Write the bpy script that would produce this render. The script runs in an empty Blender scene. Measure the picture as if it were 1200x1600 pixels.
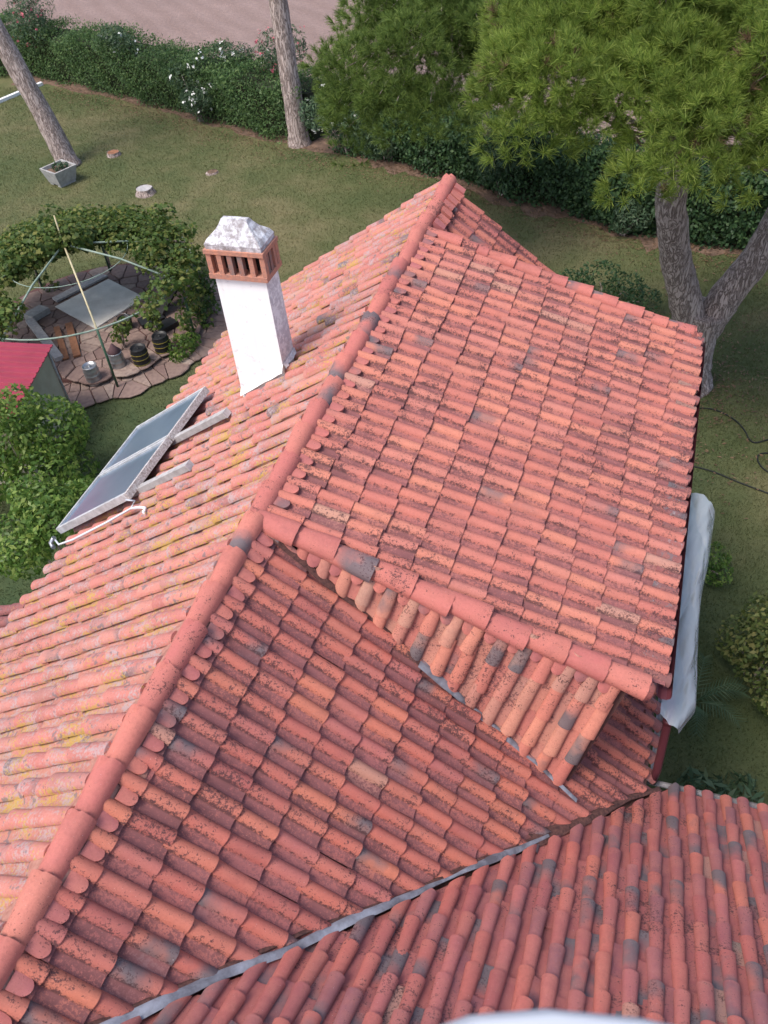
import bpy, bmesh, math, random
import numpy as np
from mathutils import Matrix, Vector

rng = np.random.default_rng(7)
random.seed(7)
scene = bpy.context.scene
COL = scene.collection
R = math.radians

# ------------------------------------------------------------------ camera
CAM = Vector((3.066, -0.987, 13.031))
yaw, pitch, roll = R(-22.18), R(44.13), R(-6.73)
fw = Vector((math.sin(yaw)*math.cos(pitch), math.cos(yaw)*math.cos(pitch), -math.sin(pitch)))
rt = Vector((math.cos(yaw), -math.sin(yaw), 0)); up = rt.cross(fw)
rt2 = math.cos(roll)*rt + math.sin(roll)*up
up2 = -math.sin(roll)*rt + math.cos(roll)*up
cd = bpy.data.cameras.new('camera'); cam = bpy.data.objects.new('camera', cd); COL.objects.link(cam)
m = Matrix((rt2, up2, -fw)).transposed().to_4x4(); m.translation = CAM
cam.matrix_world = m
cd.sensor_fit = 'VERTICAL'; cd.sensor_height = 36; cd.lens = 36*1355.4/1600
cd.clip_start = 0.05; cd.clip_end = 2000
cd.dof.use_dof = True; cd.dof.focus_distance = 9.5; cd.dof.aperture_fstop = 4.0
scene.camera = cam

# ------------------------------------------------------------------ light
SUN = Vector((-0.29, -0.40, 0.87)).normalized()
elev = math.asin(SUN.z); az = math.atan2(SUN.x, SUN.y)
w = bpy.data.worlds.new('World'); scene.world = w; w.use_nodes = True
nt = w.node_tree; bg = nt.nodes['Background']
sky = nt.nodes.new('ShaderNodeTexSky'); sky.sky_type = 'NISHITA'; sky.sun_disc = False
sky.sun_elevation = elev; sky.sun_rotation = az; sky.dust_density = 3.0; sky.ozone_density = 1.0
nt.links.new(sky.outputs[0], bg.inputs[0]); bg.inputs[1].default_value = 0.15
sd = bpy.data.lights.new('sun', 'SUN'); so = bpy.data.objects.new('sun', sd); COL.objects.link(so)
sd.energy = 1.75; sd.angle = R(20); sd.color = (1, 0.95, 0.9)
so.rotation_euler = SUN.to_track_quat('Z', 'Y').to_euler(); so.location = (-10, -10, 30)
scene.view_settings.view_transform = 'Standard'; scene.view_settings.look = 'None'
scene.view_settings.exposure = 0.86; scene.view_settings.gamma = 1

# ------------------------------------------------------------------ materials
class NT:
    def __init__(s, name):
        s.m = bpy.data.materials.new(name); s.m.use_nodes = True
        s.t = s.m.node_tree; s.b = s.t.nodes['Principled BSDF']; s.out = s.t.nodes['Material Output']
        s.b.inputs['Roughness'].default_value = .85
        s.b.inputs['Specular IOR Level'].default_value = .25
    def n(s, typ, **k):
        x = s.t.nodes.new(typ)
        for a, v in k.items(): setattr(x, a, v)
        return x
    def L(s, a, b): s.t.links.new(a, b)
    def setin(s, sock, v):
        if hasattr(v, 'is_linked') or isinstance(v, bpy.types.NodeSocket): s.L(v, sock)
        else: sock.default_value = v
    def math(s, op, a, b=0.0, c=0.0, clamp=False):
        x = s.n('ShaderNodeMath', operation=op, use_clamp=clamp)
        for i, v in enumerate((a, b, c)): s.setin(x.inputs[i], v)
        return x.outputs[0]
    def pos(s):
        if not hasattr(s, '_p'): s._p = s.n('ShaderNodeNewGeometry')
        return s._p.outputs['Position']
    def island(s):
        s.pos(); return s._p.outputs['Random Per Island']
    def noise(s, scale, detail=2, rough=.5, vec=None, dist=0):
        x = s.n('ShaderNodeTexNoise'); x.inputs['Scale'].default_value = scale
        x.inputs['Detail'].default_value = detail; x.inputs['Roughness'].default_value = rough
        x.inputs['Distortion'].default_value = dist
        s.L(vec if vec is not None else s.pos(), x.inputs['Vector']); return x.outputs['Fac']
    def ramp(s, f, stops):
        x = s.n('ShaderNodeValToRGB'); e = x.color_ramp.elements
        while len(e) < len(stops): e.new(.5)
        for i, (p, c) in enumerate(stops):
            e[i].position = p; e[i].color = (c, c, c, 1) if isinstance(c, (int, float)) else (*c, 1)
        s.setin(x.inputs[0], f); return x.outputs[0]
    def mix(s, f, a, b, mode='MIX'):
        x = s.n('ShaderNodeMix', data_type='RGBA', blend_type=mode)
        s.setin(x.inputs[0], f)
        for i, v in ((6, a), (7, b)):
            s.setin(x.inputs[i], (*v, 1) if isinstance(v, tuple) and len(v) == 3 else v)
        return x.outputs[2]
    def base(s, c): s.setin(s.b.inputs['Base Color'], (*c, 1) if isinstance(c, tuple) else c)
    def bump(s, h, st=.3, dist=.01):
        x = s.n('ShaderNodeBump'); x.inputs['Strength'].default_value = st; x.inputs['Distance'].default_value = dist
        s.L(h, x.inputs['Height']); s.L(x.outputs[0], s.b.inputs['Normal'])
    def stretch(s, v):
        x = s.n('ShaderNodeVectorMath', operation='MULTIPLY'); s.L(s.pos(), x.inputs[0]); x.inputs[1].default_value = v
        return x.outputs[0]

def tile_mat(name, cols, dirt=.5, pan=.12, soot=.1, yellow=0., grey=0., dirtcol=(.062, .030, .034)):
    k = NT(name)
    at = k.n('ShaderNodeAttribute', attribute_name='rnd'); oi = k.n('ShaderNodeObjectInfo')
    sp = k.n('ShaderNodeSeparateColor'); k.L(oi.outputs['Color'], sp.inputs[0])
    t = k.math('ADD', at.outputs['Fac'], sp.outputs[0])
    wn = k.n('ShaderNodeTexWhiteNoise', noise_dimensions='1D'); k.L(k.math('MULTIPLY', t, 917.3), wn.inputs['W'])
    rs = k.n('ShaderNodeSeparateColor'); k.L(wn.outputs['Color'], rs.inputs[0])
    r1, r2, r3 = rs.outputs
    n = len(cols)
    c = k.ramp(r1, [(i/(n-1), cols[i]) for i in range(n)])
    big = k.noise(1.3, 2); mid = k.noise(7, 4, .65); fine = k.noise(42, 5, .72); spk = k.noise(95, 4, .7)
    c = k.mix(k.ramp(mid, [(.38, 0.), (.75, .35)]), c, (.52, .205, .15))
    c = k.mix(k.ramp(fine, [(.3, .35), (.55, 0.)]), c, (.22, .07, .06))
    stn = k.ramp(k.noise(1.7, 6, .68, None, .6), [(.47, 0.), (.72, .5)])
    c = k.mix(stn, c, k.mix(.62, c, (.14, .06, .06)))
    uv = k.n('ShaderNodeUVMap'); su = k.n('ShaderNodeSeparateXYZ'); k.L(uv.outputs[0], su.inputs[0])
    u, v = su.outputs[0], su.outputs[1]
    # kiln-dark tiles
    sm = k.math('GREATER_THAN', r2, 1-soot)
    vv = k.math('ABSOLUTE', k.math('SUBTRACT', v, k.math('GREATER_THAN', r3, .5)))
    sp2 = k.ramp(k.math('ADD', k.noise(4.5, 3), k.math('MULTIPLY', vv, -.55)), [(.10, 0.), (.42, 1.)])
    c = k.mix(k.math('MULTIPLY', k.math('MULTIPLY', sm, sp2), .9), c, k.mix(mid, (.06, .06, .072), (.16, .14, .145)))
    pm = k.math('MULTIPLY', k.math('GREATER_THAN', r3, .975), .42)
    c = k.mix(pm, c, (.36, .27, .20))
    # dirt and dark crust
    if dirt > 0:
        pmask = k.ramp(u, [(.50, 0.), (.60, .95), (.85, .8), (1., .7)])
        fmask = k.ramp(u, [(.585, 0.), (.615, 1.), (1., 1.)])
        f = k.math('ADD', k.math('MULTIPLY', fine, .62), k.math('MULTIPLY', spk, .38))
        f = k.math('ADD', f, k.math('MULTIPLY', k.math('SUBTRACT', big, .5), .30))
        f = k.math('ADD', f, k.math('MULTIPLY', k.math('SUBTRACT', r3, .5), .035))
        f = k.math('ADD', f, k.math('MULTIPLY', pmask, pan))
        f = k.math('ADD', f, k.math('MULTIPLY', k.math('SUBTRACT', mid, .5), .30))
        thr = .66 - .12*dirt
        c = k.mix(k.ramp(f, [(thr-.035, 0.), (thr+.0, .55), (thr+.05, .9)]), c, dirtcol)
        film = k.math('MULTIPLY', fmask, k.ramp(k.noise(3.1, 3), [(.3, .35), (.65, .75)]))
        c = k.mix(k.math('MULTIPLY', film, min(1, pan*9)), c, (.26, .10, .10))
    if grey > 0:
        gm = k.ramp(k.math('ADD', k.math('MULTIPLY', fine, .6), k.math('MULTIPLY', k.noise(5, 3), .4)), [(.60-.16*grey, 0.), (.67-.16*grey, .75)])
        c = k.mix(gm, c, k.mix(spk, (.22, .175, .18), (.43, .36, .36)))
    if yellow > 0:
        edge = k.ramp(k.math('ABSOLUTE', k.math('SUBTRACT', u, .3)), [(.10, 0.), (.19, 1.)])
        yf = k.math('ADD', k.math('MULTIPLY', k.noise(40, 4, .72), .62), k.math('MULTIPLY', k.noise(2.6, 3), .38))
        yf = k.math('ADD', yf, k.math('MULTIPLY', edge, .06))
        ym = k.ramp(yf, [(.665-.10*yellow, 0.), (.70-.10*yellow, .85)])
        c = k.mix(ym, c, k.mix(spk, (.33, .19, .035), (.46, .31, .08)))
        ds = k.ramp(k.math('ADD', k.math('MULTIPLY', k.noise(19, 2, .5), .7), k.math('MULTIPLY', k.noise(3.3, 2), .3)), [(.60, 0.), (.64, .75)])
        c = k.mix(ds, c, (.15, .12, .125))
    ws = k.ramp(k.noise(150, 2, .6), [(.73, 0.), (.76, .8)])
    c = k.mix(ws, c, (.62, .58, .55))
    k.base(c)
    k.setin(k.b.inputs['Roughness'], k.ramp(mid, [(.3, .62), (.7, .9)]))
    k.bump(k.math('ADD', fine, k.math('MULTIPLY', spk, .6)), .35, .006)
    return k.m

RED = [(.32, .092, .082), (.45, .135, .096), (.40, .114, .092), (.50, .165, .100), (.37, .118, .108), (.46, .146, .098)]
ORG = [(.48, .160, .115), (.42, .132, .105), (.52, .19, .125), (.46, .17, .135), (.44, .14, .106)]
M_tileN = tile_mat('tile_red_crusted', RED, .80, .11, .13)
M_tileM = tile_mat('tile_red_speckled', ORG, .68, .11, .08)
M_tileC = tile_mat('tile_pale_cheek', [(.52, .19, .13), (.46, .15, .12), (.55, .22, .15), (.40, .24, .18), (.50, .17, .13)], .45, .03, .18)
M_tileL = tile_mat('tile_lichen_covered', [(.47, .18, .145), (.42, .145, .125), (.49, .205, .16), (.36, .17, .155)], .44, .0, .08, .98, .52)
M_tileLp = tile_mat('tile_lichen_channel', [(.43, .18, .14), (.38, .15, .125), (.44, .21, .15)], .42, .0, .05, .78, .66)
M_tileW = tile_mat('tile_mixed_wing', [(.29, .085, .088), (.43, .125, .097), (.26, .088, .098), (.46, .145, .10), (.37, .12, .115), (.23, .095, .105), (.42, .12, .097)], .42, .08, .27)
M_tileWp = tile_mat('tile_wing_channel', [(.27, .085, .085), (.33, .10, .09), (.22, .08, .09)], .62, .0, .25)
M_tileP = tile_mat('tile_dark_porch', [(.20, .075, .075), (.25, .09, .085), (.17, .08, .075)], .8, .1, .2, .3, .2)
M_ridge = tile_mat('tile_ridge', [(.48, .155, .12), (.42, .125, .11), (.50, .175, .13)], .40, .0, .16)
M_plug = tile_mat('tile_plug', [(.47, .14, .12), (.36, .12, .12), (.50, .16, .12), (.40, .13, .12)], .3, 0., .14)

def simple(name, c, rough=.8, c2=None, scale=8, bump=0, bscale=60, metal=0, spec=.25):
    k = NT(name)
    if c2: k.base(k.mix(k.ramp(k.noise(scale, 5, .65), [(.35, 0.), (.65, 1.)]), c, c2))
    else: k.base(c)
    k.b.inputs['Roughness'].default_value = rough; k.b.inputs['Metallic'].default_value = metal
    k.b.inputs['Specular IOR Level'].default_value = spec
    if bump: k.bump(k.noise(bscale, 4, .6), bump, .01)
    return k.m
M_deck = simple('roof_underlay', (.13, .06, .05), .95, (.08, .045, .04), 20)
M_wall = simple('white_render_wall', (.72, .70, .66), .9, (.62, .60, .56), 3, .2)
M_lead = simple('weathered_lead', (.27, .28, .325), .65, (.09, .085, .10), 4, .3, 40)
M_debris = simple('valley_debris', (.05, .025, .025), .95, (.13, .06, .05), 30, .6, 60)
M_maroon = simple('maroon_pipe_paint', (.085, .022, .03), .4, spec=.5)
M_mortar = simple('pink_mortar', (.40, .20, .155), .95, (.30, .13, .10), 18, .6, 50)
M_gutterW = simple('pale_gutter', (.25, .24, .25), .5, (.13, .12, .13), 10)
M_brick = simple('chimney_brick', (.52, .23, .15), .9, (.34, .18, .14), 22, .5)
M_brickD = simple('chimney_brick_sooty', (.20, .16, .15), .9, (.33, .15, .11), 16, .4)
M_alu = simple('aluminium', (.62, .63, .64), .45, (.42, .42, .42), 9, metal=.3, spec=.5)
M_aluL = simple('aluminium_lichen_spotted', (.58, .56, .55), .7, (.26, .22, .20), 38, .3)
M_white = simple('white_plastic', (.8, .8, .82), .5)
M_cope = simple('dull_white_coping', (.56, .58, .62), .6)
M_timber = simple('grey_timber', (.42, .40, .39), .9, (.30, .28, .27), 12, .3)
M_black = simple('black_plastic', (.012, .012, .013), .5, spec=.4)
M_yel = simple('yellow_band', (.34, .27, .05), .6)
M_steel = simple('keg_steel', (.42, .44, .46), .35, (.30, .31, .33), 7, metal=.8, spec=.5)
M_wood = simple('brown_plank', (.30, .14, .075), .85, (.20, .09, .05), 9, .2)
M_conc = simple('concrete', (.40, .39, .37), .95, (.27, .26, .25), 7, .5, 50)
M_stone = None
M_soil = simple('bare_soil', (.085, .058, .042), 1, (.19, .12, .085), 3.2, .9, 22)
M_green = simple('green_pipe_paint', (.035, .085, .055), .5, (.06, .11, .07), 12)
M_pale = simple('faded_pipe_paint', (.27, .32, .27), .6, (.16, .23, .18), 9)
M_tan = simple('bleached_pole', (.42, .35, .20), .7, (.5, .45, .3), 6)
M_shedw = simple('shed_wall', (.40, .37, .28), .9, (.34, .31, .23), 2.5)
M_shedr = simple('red_sheet_metal', (.30, .03, .055), .45, (.24, .025, .045), 1.5, spec=.5)
M_board = simple('pale_board', (.70, .67, .60), .9, (.56, .53, .47), 2.5)
M_cone = simple('brown_funnel', (.09, .05, .055), .8)
M_hose = simple('dark_hose', (.012, .014, .014), .6)

k = NT('stone_paving')
isl = k.n('ShaderNodeObjectInfo'); at = k.n('ShaderNodeAttribute', attribute_name='rnd')
t = k.math('FRACT', k.math('ADD', isl.outputs['Random'], at.outputs['Fac']))
c = k.ramp(t, [(0, (.17, .11, .095)), (.35, (.27, .19, .16)), (.7, (.21, .145, .12)), (1, (.36, .28, .23))])
c = k.mix(k.ramp(k.noise(9, 4), [(.4, 0.), (.7, .6)]), c, (.14, .09, .08))
k.base(c); k.bump(k.noise(25, 4), .5, .02); M_stone = k.m

k = NT('whitewash')
n1 = k.noise(14, 6, .7); n2 = k.noise(1.2, 2)
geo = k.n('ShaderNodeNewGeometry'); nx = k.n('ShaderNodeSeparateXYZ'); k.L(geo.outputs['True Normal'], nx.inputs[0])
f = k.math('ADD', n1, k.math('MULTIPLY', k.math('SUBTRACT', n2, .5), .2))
f = k.math('ADD', f, k.math('MULTIPLY', k.math('GREATER_THAN', nx.outputs[0], .5), .17))  # extra grey on the +x face: its shade painted into the whitewash
f2 = k.noise(1, 4, .6, k.stretch((9, 9, .7)))
c = k.mix(k.ramp(f2, [(.5, 0.), (.75, .22)]), (.80, .80, .79), (.50, .47, .44))
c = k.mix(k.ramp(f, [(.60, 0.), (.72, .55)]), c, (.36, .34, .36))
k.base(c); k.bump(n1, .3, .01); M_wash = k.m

k = NT('whitewash_crusted')
n1 = k.noise(11, 6, .75)
c = k.mix(k.ramp(n1, [(.40, 0.), (.58, .85)]), (.66, .66, .69), k.mix(k.noise(5, 2), (.13, .085, .075), (.30, .29, .30)))
k.base(c); k.bump(n1, .5, .02); M_cap = k.m

k = NT('collector_glass')
c = k.mix(k.ramp(k.noise(1.6, 3), [(.35, 0.), (.7, 1.)]), (.085, .13, .195), (.12, .17, .24))
k.base(c); k.b.inputs['Roughness'].default_value = .28; k.b.inputs['Specular IOR Level'].default_value = .8
k.b.inputs['Coat Weight'].default_value = .6; k.b.inputs['Coat Roughness'].default_value = .12; M_glass = k.m

k = NT('clear_sheet')
k.base((.50, .55, .61)); k.b.inputs['Roughness'].default_value = .2; k.b.inputs['Specular IOR Level'].default_value = .7
k.b.inputs['Alpha'].default_value = .5
cr = k.math('ABSOLUTE', k.math('SUBTRACT', k.noise(4.5, 3, .5, k.stretch((1.6, .7, 1.2)), 1.5), .5)); k.bump(k.ramp(cr, [(0, 0.), (.10, 1.)]), .18, .02); M_sheet = k.m

def leaf_mat(name, stops, trans=.35, rough=.5):
    k = NT(name)
    c = k.ramp(k.island(), stops)
    c = k.mix(k.ramp(k.noise(1.1, 3), [(.3, .0), (.7, .5)]), c, (*[x*.55 for x in stops[0][1]],))
    k.base(c); k.b.inputs['Roughness'].default_value = rough
    tr = k.n('ShaderNodeBsdfTranslucent'); k.L(c, tr.inputs[0])
    mx = k.n('ShaderNodeMixShader'); mx.inputs[0].default_value = trans
    k.L(k.b.outputs[0], mx.inputs[1]); k.L(tr.outputs[0], mx.inputs[2]); k.L(mx.outputs[0], k.out.inputs[0])
    return k.m
L_pine = leaf_mat('pine_needles', [(0, (.11, .18, .036)), (.5, (.25, .35, .062)), (1, (.45, .52, .12))], .5)
L_pineD = leaf_mat('pine_needles_dark', [(0, (.09, .15, .036)), (.6, (.17, .25, .055)), (1, (.29, .37, .09))], .48)
L_dead = leaf_mat('dead_needles', [(0, (.14, .085, .05)), (1, (.28, .18, .11))], .3)
L_hedge = leaf_mat('hedge_leaves', [(0, (.052, .105, .036)), (.6, (.10, .18, .056)), (1, (.18, .26, .085))], .4)
L_hedgeD = leaf_mat('ivy_leaves', [(0, (.028, .064, .026)), (.6, (.048, .10, .035)), (1, (.085, .145, .048))], .3)
L_olea = leaf_mat('oleander_leaves', [(0, (.055, .10, .055)), (.6, (.09, .15, .075)), (1, (.15, .20, .105))], .3)
L_vine = leaf_mat('vine_leaves', [(0, (.055, .10, .024)), (.6, (.12, .185, .04)), (1, (.27, .26, .07))], .45)
L_cit = leaf_mat('citrus_leaves', [(0, (.075, .155, .034)), (.6, (.165, .27, .055)), (1, (.33, .41, .10))], .5, .35)
L_bush = leaf_mat('bush_leaves', [(0, (.08, .12, .035)), (.6, (.18, .22, .06)), (1, (.36, .32, .12))], .4)
L_wflo = simple('white_petals', (.75, .74, .68), .8)
L_pflo = simple('pink_petals', (.48, .12, .15), .8)

k = NT('pine_bark')
nz = k.noise(1, 6, .7, k.stretch((26, 26, 5)), 1.2); fs_ = k.noise(1, 3, .6, k.stretch((13, 13, 2.2)), .8)
rid = k.math('ABSOLUTE', k.math('SUBTRACT', fs_, .5))
hgt = k.math('ADD', k.ramp(rid, [(0, 0.), (.09, .7)]), k.math('MULTIPLY', nz, .6))
c = k.mix(k.ramp(hgt, [(.3, 0.), (1.1, 1.)]), (.15, .108, .092), (.50, .40, .36))
k.base(c); k.bump(hgt, .9, .03); M_bark = k.m

def lawn_color(k):
    p = k.n('ShaderNodeSeparateXYZ'); k.L(k.pos(), p.inputs[0])
    dry = k.math('ADD', k.noise(.16, 4, .6), k.math('MULTIPLY', k.noise(.9, 3), .35))
    c = k.ramp(dry, [(.45, (.056, .082, .026)), (.64, (.100, .110, .042)), (.82, (.17, .148, .072))])
    # watered grass round the house and patio is greener
    dx = k.math('MULTIPLY', k.math('ADD', p.outputs[0], 3.0), .105); dy = k.math('MULTIPLY', k.math('SUBTRACT', p.outputs[1], 9.0), .085)
    rr = k.math('ADD', k.math('MULTIPLY', dx, dx), k.math('MULTIPLY', dy, dy))
    rr = k.math('ADD', rr, k.math('MULTIPLY', k.math('SUBTRACT', k.noise(.35, 4), .5), .8))
    return k.mix(k.ramp(rr, [(.5, .9), (1.15, 0.)]), c, k.ramp(k.noise(1.4, 4, .65), [(.35, (.036, .066, .026)), (.7, (.066, .09, .036))]))
k = NT('mown_lawn'); c = lawn_color(k)
c = k.mix(k.ramp(k.noise(30, 4, .7), [(.3, .4), (.6, 0.)]), c, (.05, .055, .022))
k.base(c); k.bump(k.noise(38, 4, .7), .9, .03); M_lawn = k.m
k = NT('grass_blades'); c = lawn_color(k)
c = k.mix(k.ramp(k.island(), [(0, .0), (1, .35)]), c, (.16, .17, .07))
k.base(c); tr = k.n('ShaderNodeBsdfTranslucent'); k.L(c, tr.inputs[0]); mx = k.n('ShaderNodeMixShader'); mx.inputs[0].default_value = .35
k.L(k.b.outputs[0], mx.inputs[1]); k.L(tr.outputs[0], mx.inputs[2]); k.L(mx.outputs[0], k.out.inputs[0]); L_grass = k.m

k = NT('dry_field')
c = k.mix(k.ramp(k.noise(.12, 5, .6, k.stretch((1, 2.5, 1))), [(.3, 0.), (.7, 1.)]), (.29, .205, .18), (.225, .158, .138))
c = k.mix(k.ramp(k.noise(4, 6, .75, k.stretch((1, 2, 1))), [(.35, .55), (.6, 0.)]), c, (.15, .10, .085))
fu = k.n('ShaderNodeTexWave', bands_direction='DIAGONAL'); fu.inputs['Scale'].default_value = .35; fu.inputs['Distortion'].default_value = 3; fu.inputs['Detail'].default_value = 3; k.L(k.pos(), fu.inputs['Vector'])
c = k.mix(k.math('MULTIPLY', fu.outputs['Fac'], .32), c, (.17, .11, .09))
k.base(c); k.bump(k.noise(5, 5, .7), 1, .08); M_field = k.m

# ------------------------------------------------------------------ mesh helpers
class Geo:
    """verts + faces + per-vertex uv + per-face smooth flag, batched by numpy"""
    def __init__(s): s.v = []; s.f = []; s.uv = []; s.sm = []
    def add(s, vs, fs, uvs=None, smooth=True):
        o = len(s.v); s.v += [tuple(x) for x in vs]
        s.uv += uvs if uvs else [(0., 0.)]*len(vs)
        s.f += [tuple(o+i for i in f) for f in fs]; s.sm += [smooth]*len(fs)
        return s
    def box(s, x0, x1, y0, y1, z0, z1, M=None):
        vs = [Vector((x, y, z)) for z in (z0, z1) for y in (y0, y1) for x in (x0, x1)]
        if M is not None: vs = [M @ q for q in vs]
        return s.add(vs, [(0, 2, 3, 1), (4, 5, 7, 6), (0, 1, 5, 4), (2, 6, 7, 3), (0, 4, 6, 2), (1, 3, 7, 5)], None, False)
    def tube(s, pts, rad, seg=8, cap=True, smooth=True):
        pts = [Vector(q) for q in pts]; n = len(pts)
        rad = rad if hasattr(rad, '__len__') else [rad]*n
        vs = []; prev = None
        for i, q in enumerate(pts):
            d = (pts[min(i+1, n-1)]-pts[max(i-1, 0)]).normalized()
            a = prev - d*prev.dot(d) if prev is not None else d.orthogonal()
            a.normalize(); prev = a; b = d.cross(a)
            for j in range(seg):
                t = 2*math.pi*j/seg; vs.append(q+(a*math.cos(t)+b*math.sin(t))*rad[i])
        fs = [(i*seg+j, i*seg+(j+1) % seg, (i+1)*seg+(j+1) % seg, (i+1)*seg+j) for i in range(n-1) for j in range(seg)]
        s.add(vs, fs, None, smooth)
        if cap:
            o = len(s.v)-len(vs)
            s.f += [tuple(o+j for j in reversed(range(seg))), tuple(o+(n-1)*seg+j for j in range(seg))]; s.sm += [False]*2
        return s
    def lathe(s, prof, seg=16, c=(0, 0, 0)):
        vs = [(c[0]+r*math.cos(2*math.pi*j/seg), c[1]+r*math.sin(2*math.pi*j/seg), c[2]+z) for r, z in prof for j in range(seg)]
        fs = [(i*seg+j, i*seg+(j+1) % seg, (i+1)*seg+(j+1) % seg, (i+1)*seg+j) for i in range(len(prof)-1) for j in range(seg)]
        return s.add(vs, fs, None, True)
    def arrays(s):
        return (np.array(s.v, float), np.concatenate([np.array(f) for f in s.f]), np.array([len(f) for f in s.f]), np.array(s.uv, float), np.array(s.sm))
    def mesh(s, name, mat, mats=None, rnd=None):
        v, li, lt, uv, sm = s.arrays()
        nv, nl, nf = len(v), len(li), len(lt)
        if mats is not None:
            k = len(mats); A = np.array([[list(r) for r in q] for q in mats])
            vh = np.c_[v, np.ones(nv)]
            v = np.einsum('kij,nj->kni', A, vh)[:, :, :3].reshape(-1, 3)
            li = (li[None]+np.arange(k)[:, None]*nv).ravel(); lt = np.tile(lt, k); uv = np.tile(uv, (k, 1)); sm = np.tile(sm, k)
            rn = np.repeat(np.array(rnd), nv) if rnd is not None else None
        else: rn = None
        return raw_mesh(name, v, li, lt, mat, uv, sm, rn)

def raw_mesh(name, v, li, lt, mat, uv=None, sm=None, rn=None):
    me = bpy.data.meshes.new(name)
    me.vertices.add(len(v)); me.vertices.foreach_set('co', np.ascontiguousarray(v, np.float32).ravel())
    me.loops.add(len(li)); me.loops.foreach_set('vertex_index', np.ascontiguousarray(li, np.int32))
    me.polygons.add(len(lt)); ls = np.concatenate([[0], np.cumsum(lt)[:-1]]).astype(np.int32)
    me.polygons.foreach_set('loop_start', ls)
    me.polygons.foreach_set('loop_total', np.ascontiguousarray(lt, np.int32))
    if sm is not None: me.polygons.foreach_set('use_smooth', np.ascontiguousarray(sm, bool))
    if uv is not None:
        l = me.uv_layers.new(name='UVMap'); l.data.foreach_set('uv', np.ascontiguousarray(uv[li], np.float32).ravel())
    if rn is not None:
        a = me.attributes.new('rnd', 'FLOAT', 'POINT'); a.data.foreach_set('value', np.ascontiguousarray(rn, np.float32))
    me.update(calc_edges=True); me.validate()
    if mat: me.materials.append(mat)
    return me

def obj(name, me, parent=None, label=None, cat=None, group=None, kind=None, M=None):
    o = bpy.data.objects.new(name, me); COL.objects.link(o)
    if M is not None: o.matrix_world = M
    if parent is not None:
        o.parent = parent
        par = parent
        o.matrix_parent_inverse = WM[par.name].inverted() if par.name in WM else Matrix()
    WM[o.name] = M.copy() if M is not None else Matrix()
    if label: o['label'] = label
    if cat: o['category'] = cat
    if group: o['group'] = group
    if kind: o['kind'] = kind
    o.color = (0, 0, 0, 1)
    return o
WM = {}
def thing(name, label, cat, loc=(0, 0, 0), group=None):
    o = obj(name, None, None, label, cat, group, None, Matrix.Translation(loc)); o.empty_display_size = .2
    return o

def frame(O, D, N):
    D = Vector(D).normalized(); N = Vector(N).normalized(); X = D.cross(N)
    M = Matrix((X, D, N)).transposed().to_4x4(); M.translation = Vector(O); return M

# ------------------------------------------------------------------ tile shapes
def s_tile(L=.385, W=.2, hr=.055, fr=.60):
    us = [0, .03, .10, .20, .30, .40, .50, .57, .61, .74, .90, 1.05]
    def h(u):
        if u < fr: return hr*max(0., math.sin(math.pi*u/fr))**.6
        return -.003-.009*math.sin(math.pi*min(1, (u-fr)/.42))
    g = Geo(); n = len(us)
    rows = [(0, 0, 0.0), (L*.55, .015, .55), (L, .029, 1.0)]
    vs = [(u*W, y, h(u)+z) for y, z, _ in rows for u in us]
    uvs = [(min(1, u), t) for _, _, t in rows for u in us]
    g.add(vs, [(i*n+j, i*n+j+1, (i+1)*n+j+1, (i+1)*n+j) for i in range(2) for j in range(n-1)], uvs)
    lip = [(u*W, L, h(u)+.029-d) for d in (0, .024) for u in us]
    g.add(lip, [(j, j+1, n+j+1, n+j) for j in range(n-1)], [(min(1, u), 1.) for _ in (0, 1) for u in us], False)
    side = [(0, y, h(0)+z-d) for d in (0, .015) for y, z, _ in rows]
    g.add(side, [(0, 1, 4, 3), (1, 2, 5, 4)], [(.0, .5)]*6, False)
    return g
def cover_tile(L=.43, r0=.064, r1=.081, lift=.022, hf=.86, seg=8, t=.016, close=False):
    g = Geo(); n = seg+1; an = [math.pi*i/seg for i in range(n)]
    rows = [(0, r0, 0), (L*.6, r0+(r1-r0)*.55, lift*.6), (L, r1, lift)]
    vs = [(-r*math.cos(a), y, z+r*hf*math.sin(a)) for y, r, z in rows for a in an]
    uvs = [(.1+.4*i/seg, y/L) for y, r, z in rows for i in range(n)]
    g.add(vs, [(i*n+j, i*n+j+1, (i+1)*n+j+1, (i+1)*n+j) for i in range(2) for j in range(seg)], uvs)
    if close: g.add([(-r0*math.cos(a), 0, r0*hf*math.sin(a)) for a in an], [tuple(range(n))], [(.3, 0.)]*n, False)
    lip = [(-(r1-d)*math.cos(a), L, lift+(r1-d)*hf*math.sin(a)) for d in (0, t) for a in an]
    g.add(lip, [(j, j+1, n+j+1, n+j) for j in range(seg)], [(.3, 1.)]*(2*n), False)
    return g
def pan_tile(L=.42, w=.085, dep=.035, seg=5, lift=.014):
    g = Geo(); n = seg+1; xs = [-1+2*i/seg for i in range(n)]
    vs = [(x*w, y, z+dep*x*x) for y, z in ((0, 0), (L, lift)) for x in xs]
    g.add(vs, [(j, j+1, n+j+1, n+j) for j in range(seg)], [(.8, t) for t in (0., 1.) for x in xs])
    lip = [(x*w, L, lift+dep*x*x-d) for d in (0, .015) for x in xs]
    g.add(lip, [(j, j+1, n+j+1, n+j) for j in range(seg)], [(.8, 1.)]*(2*n), False)
    return g
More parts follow.
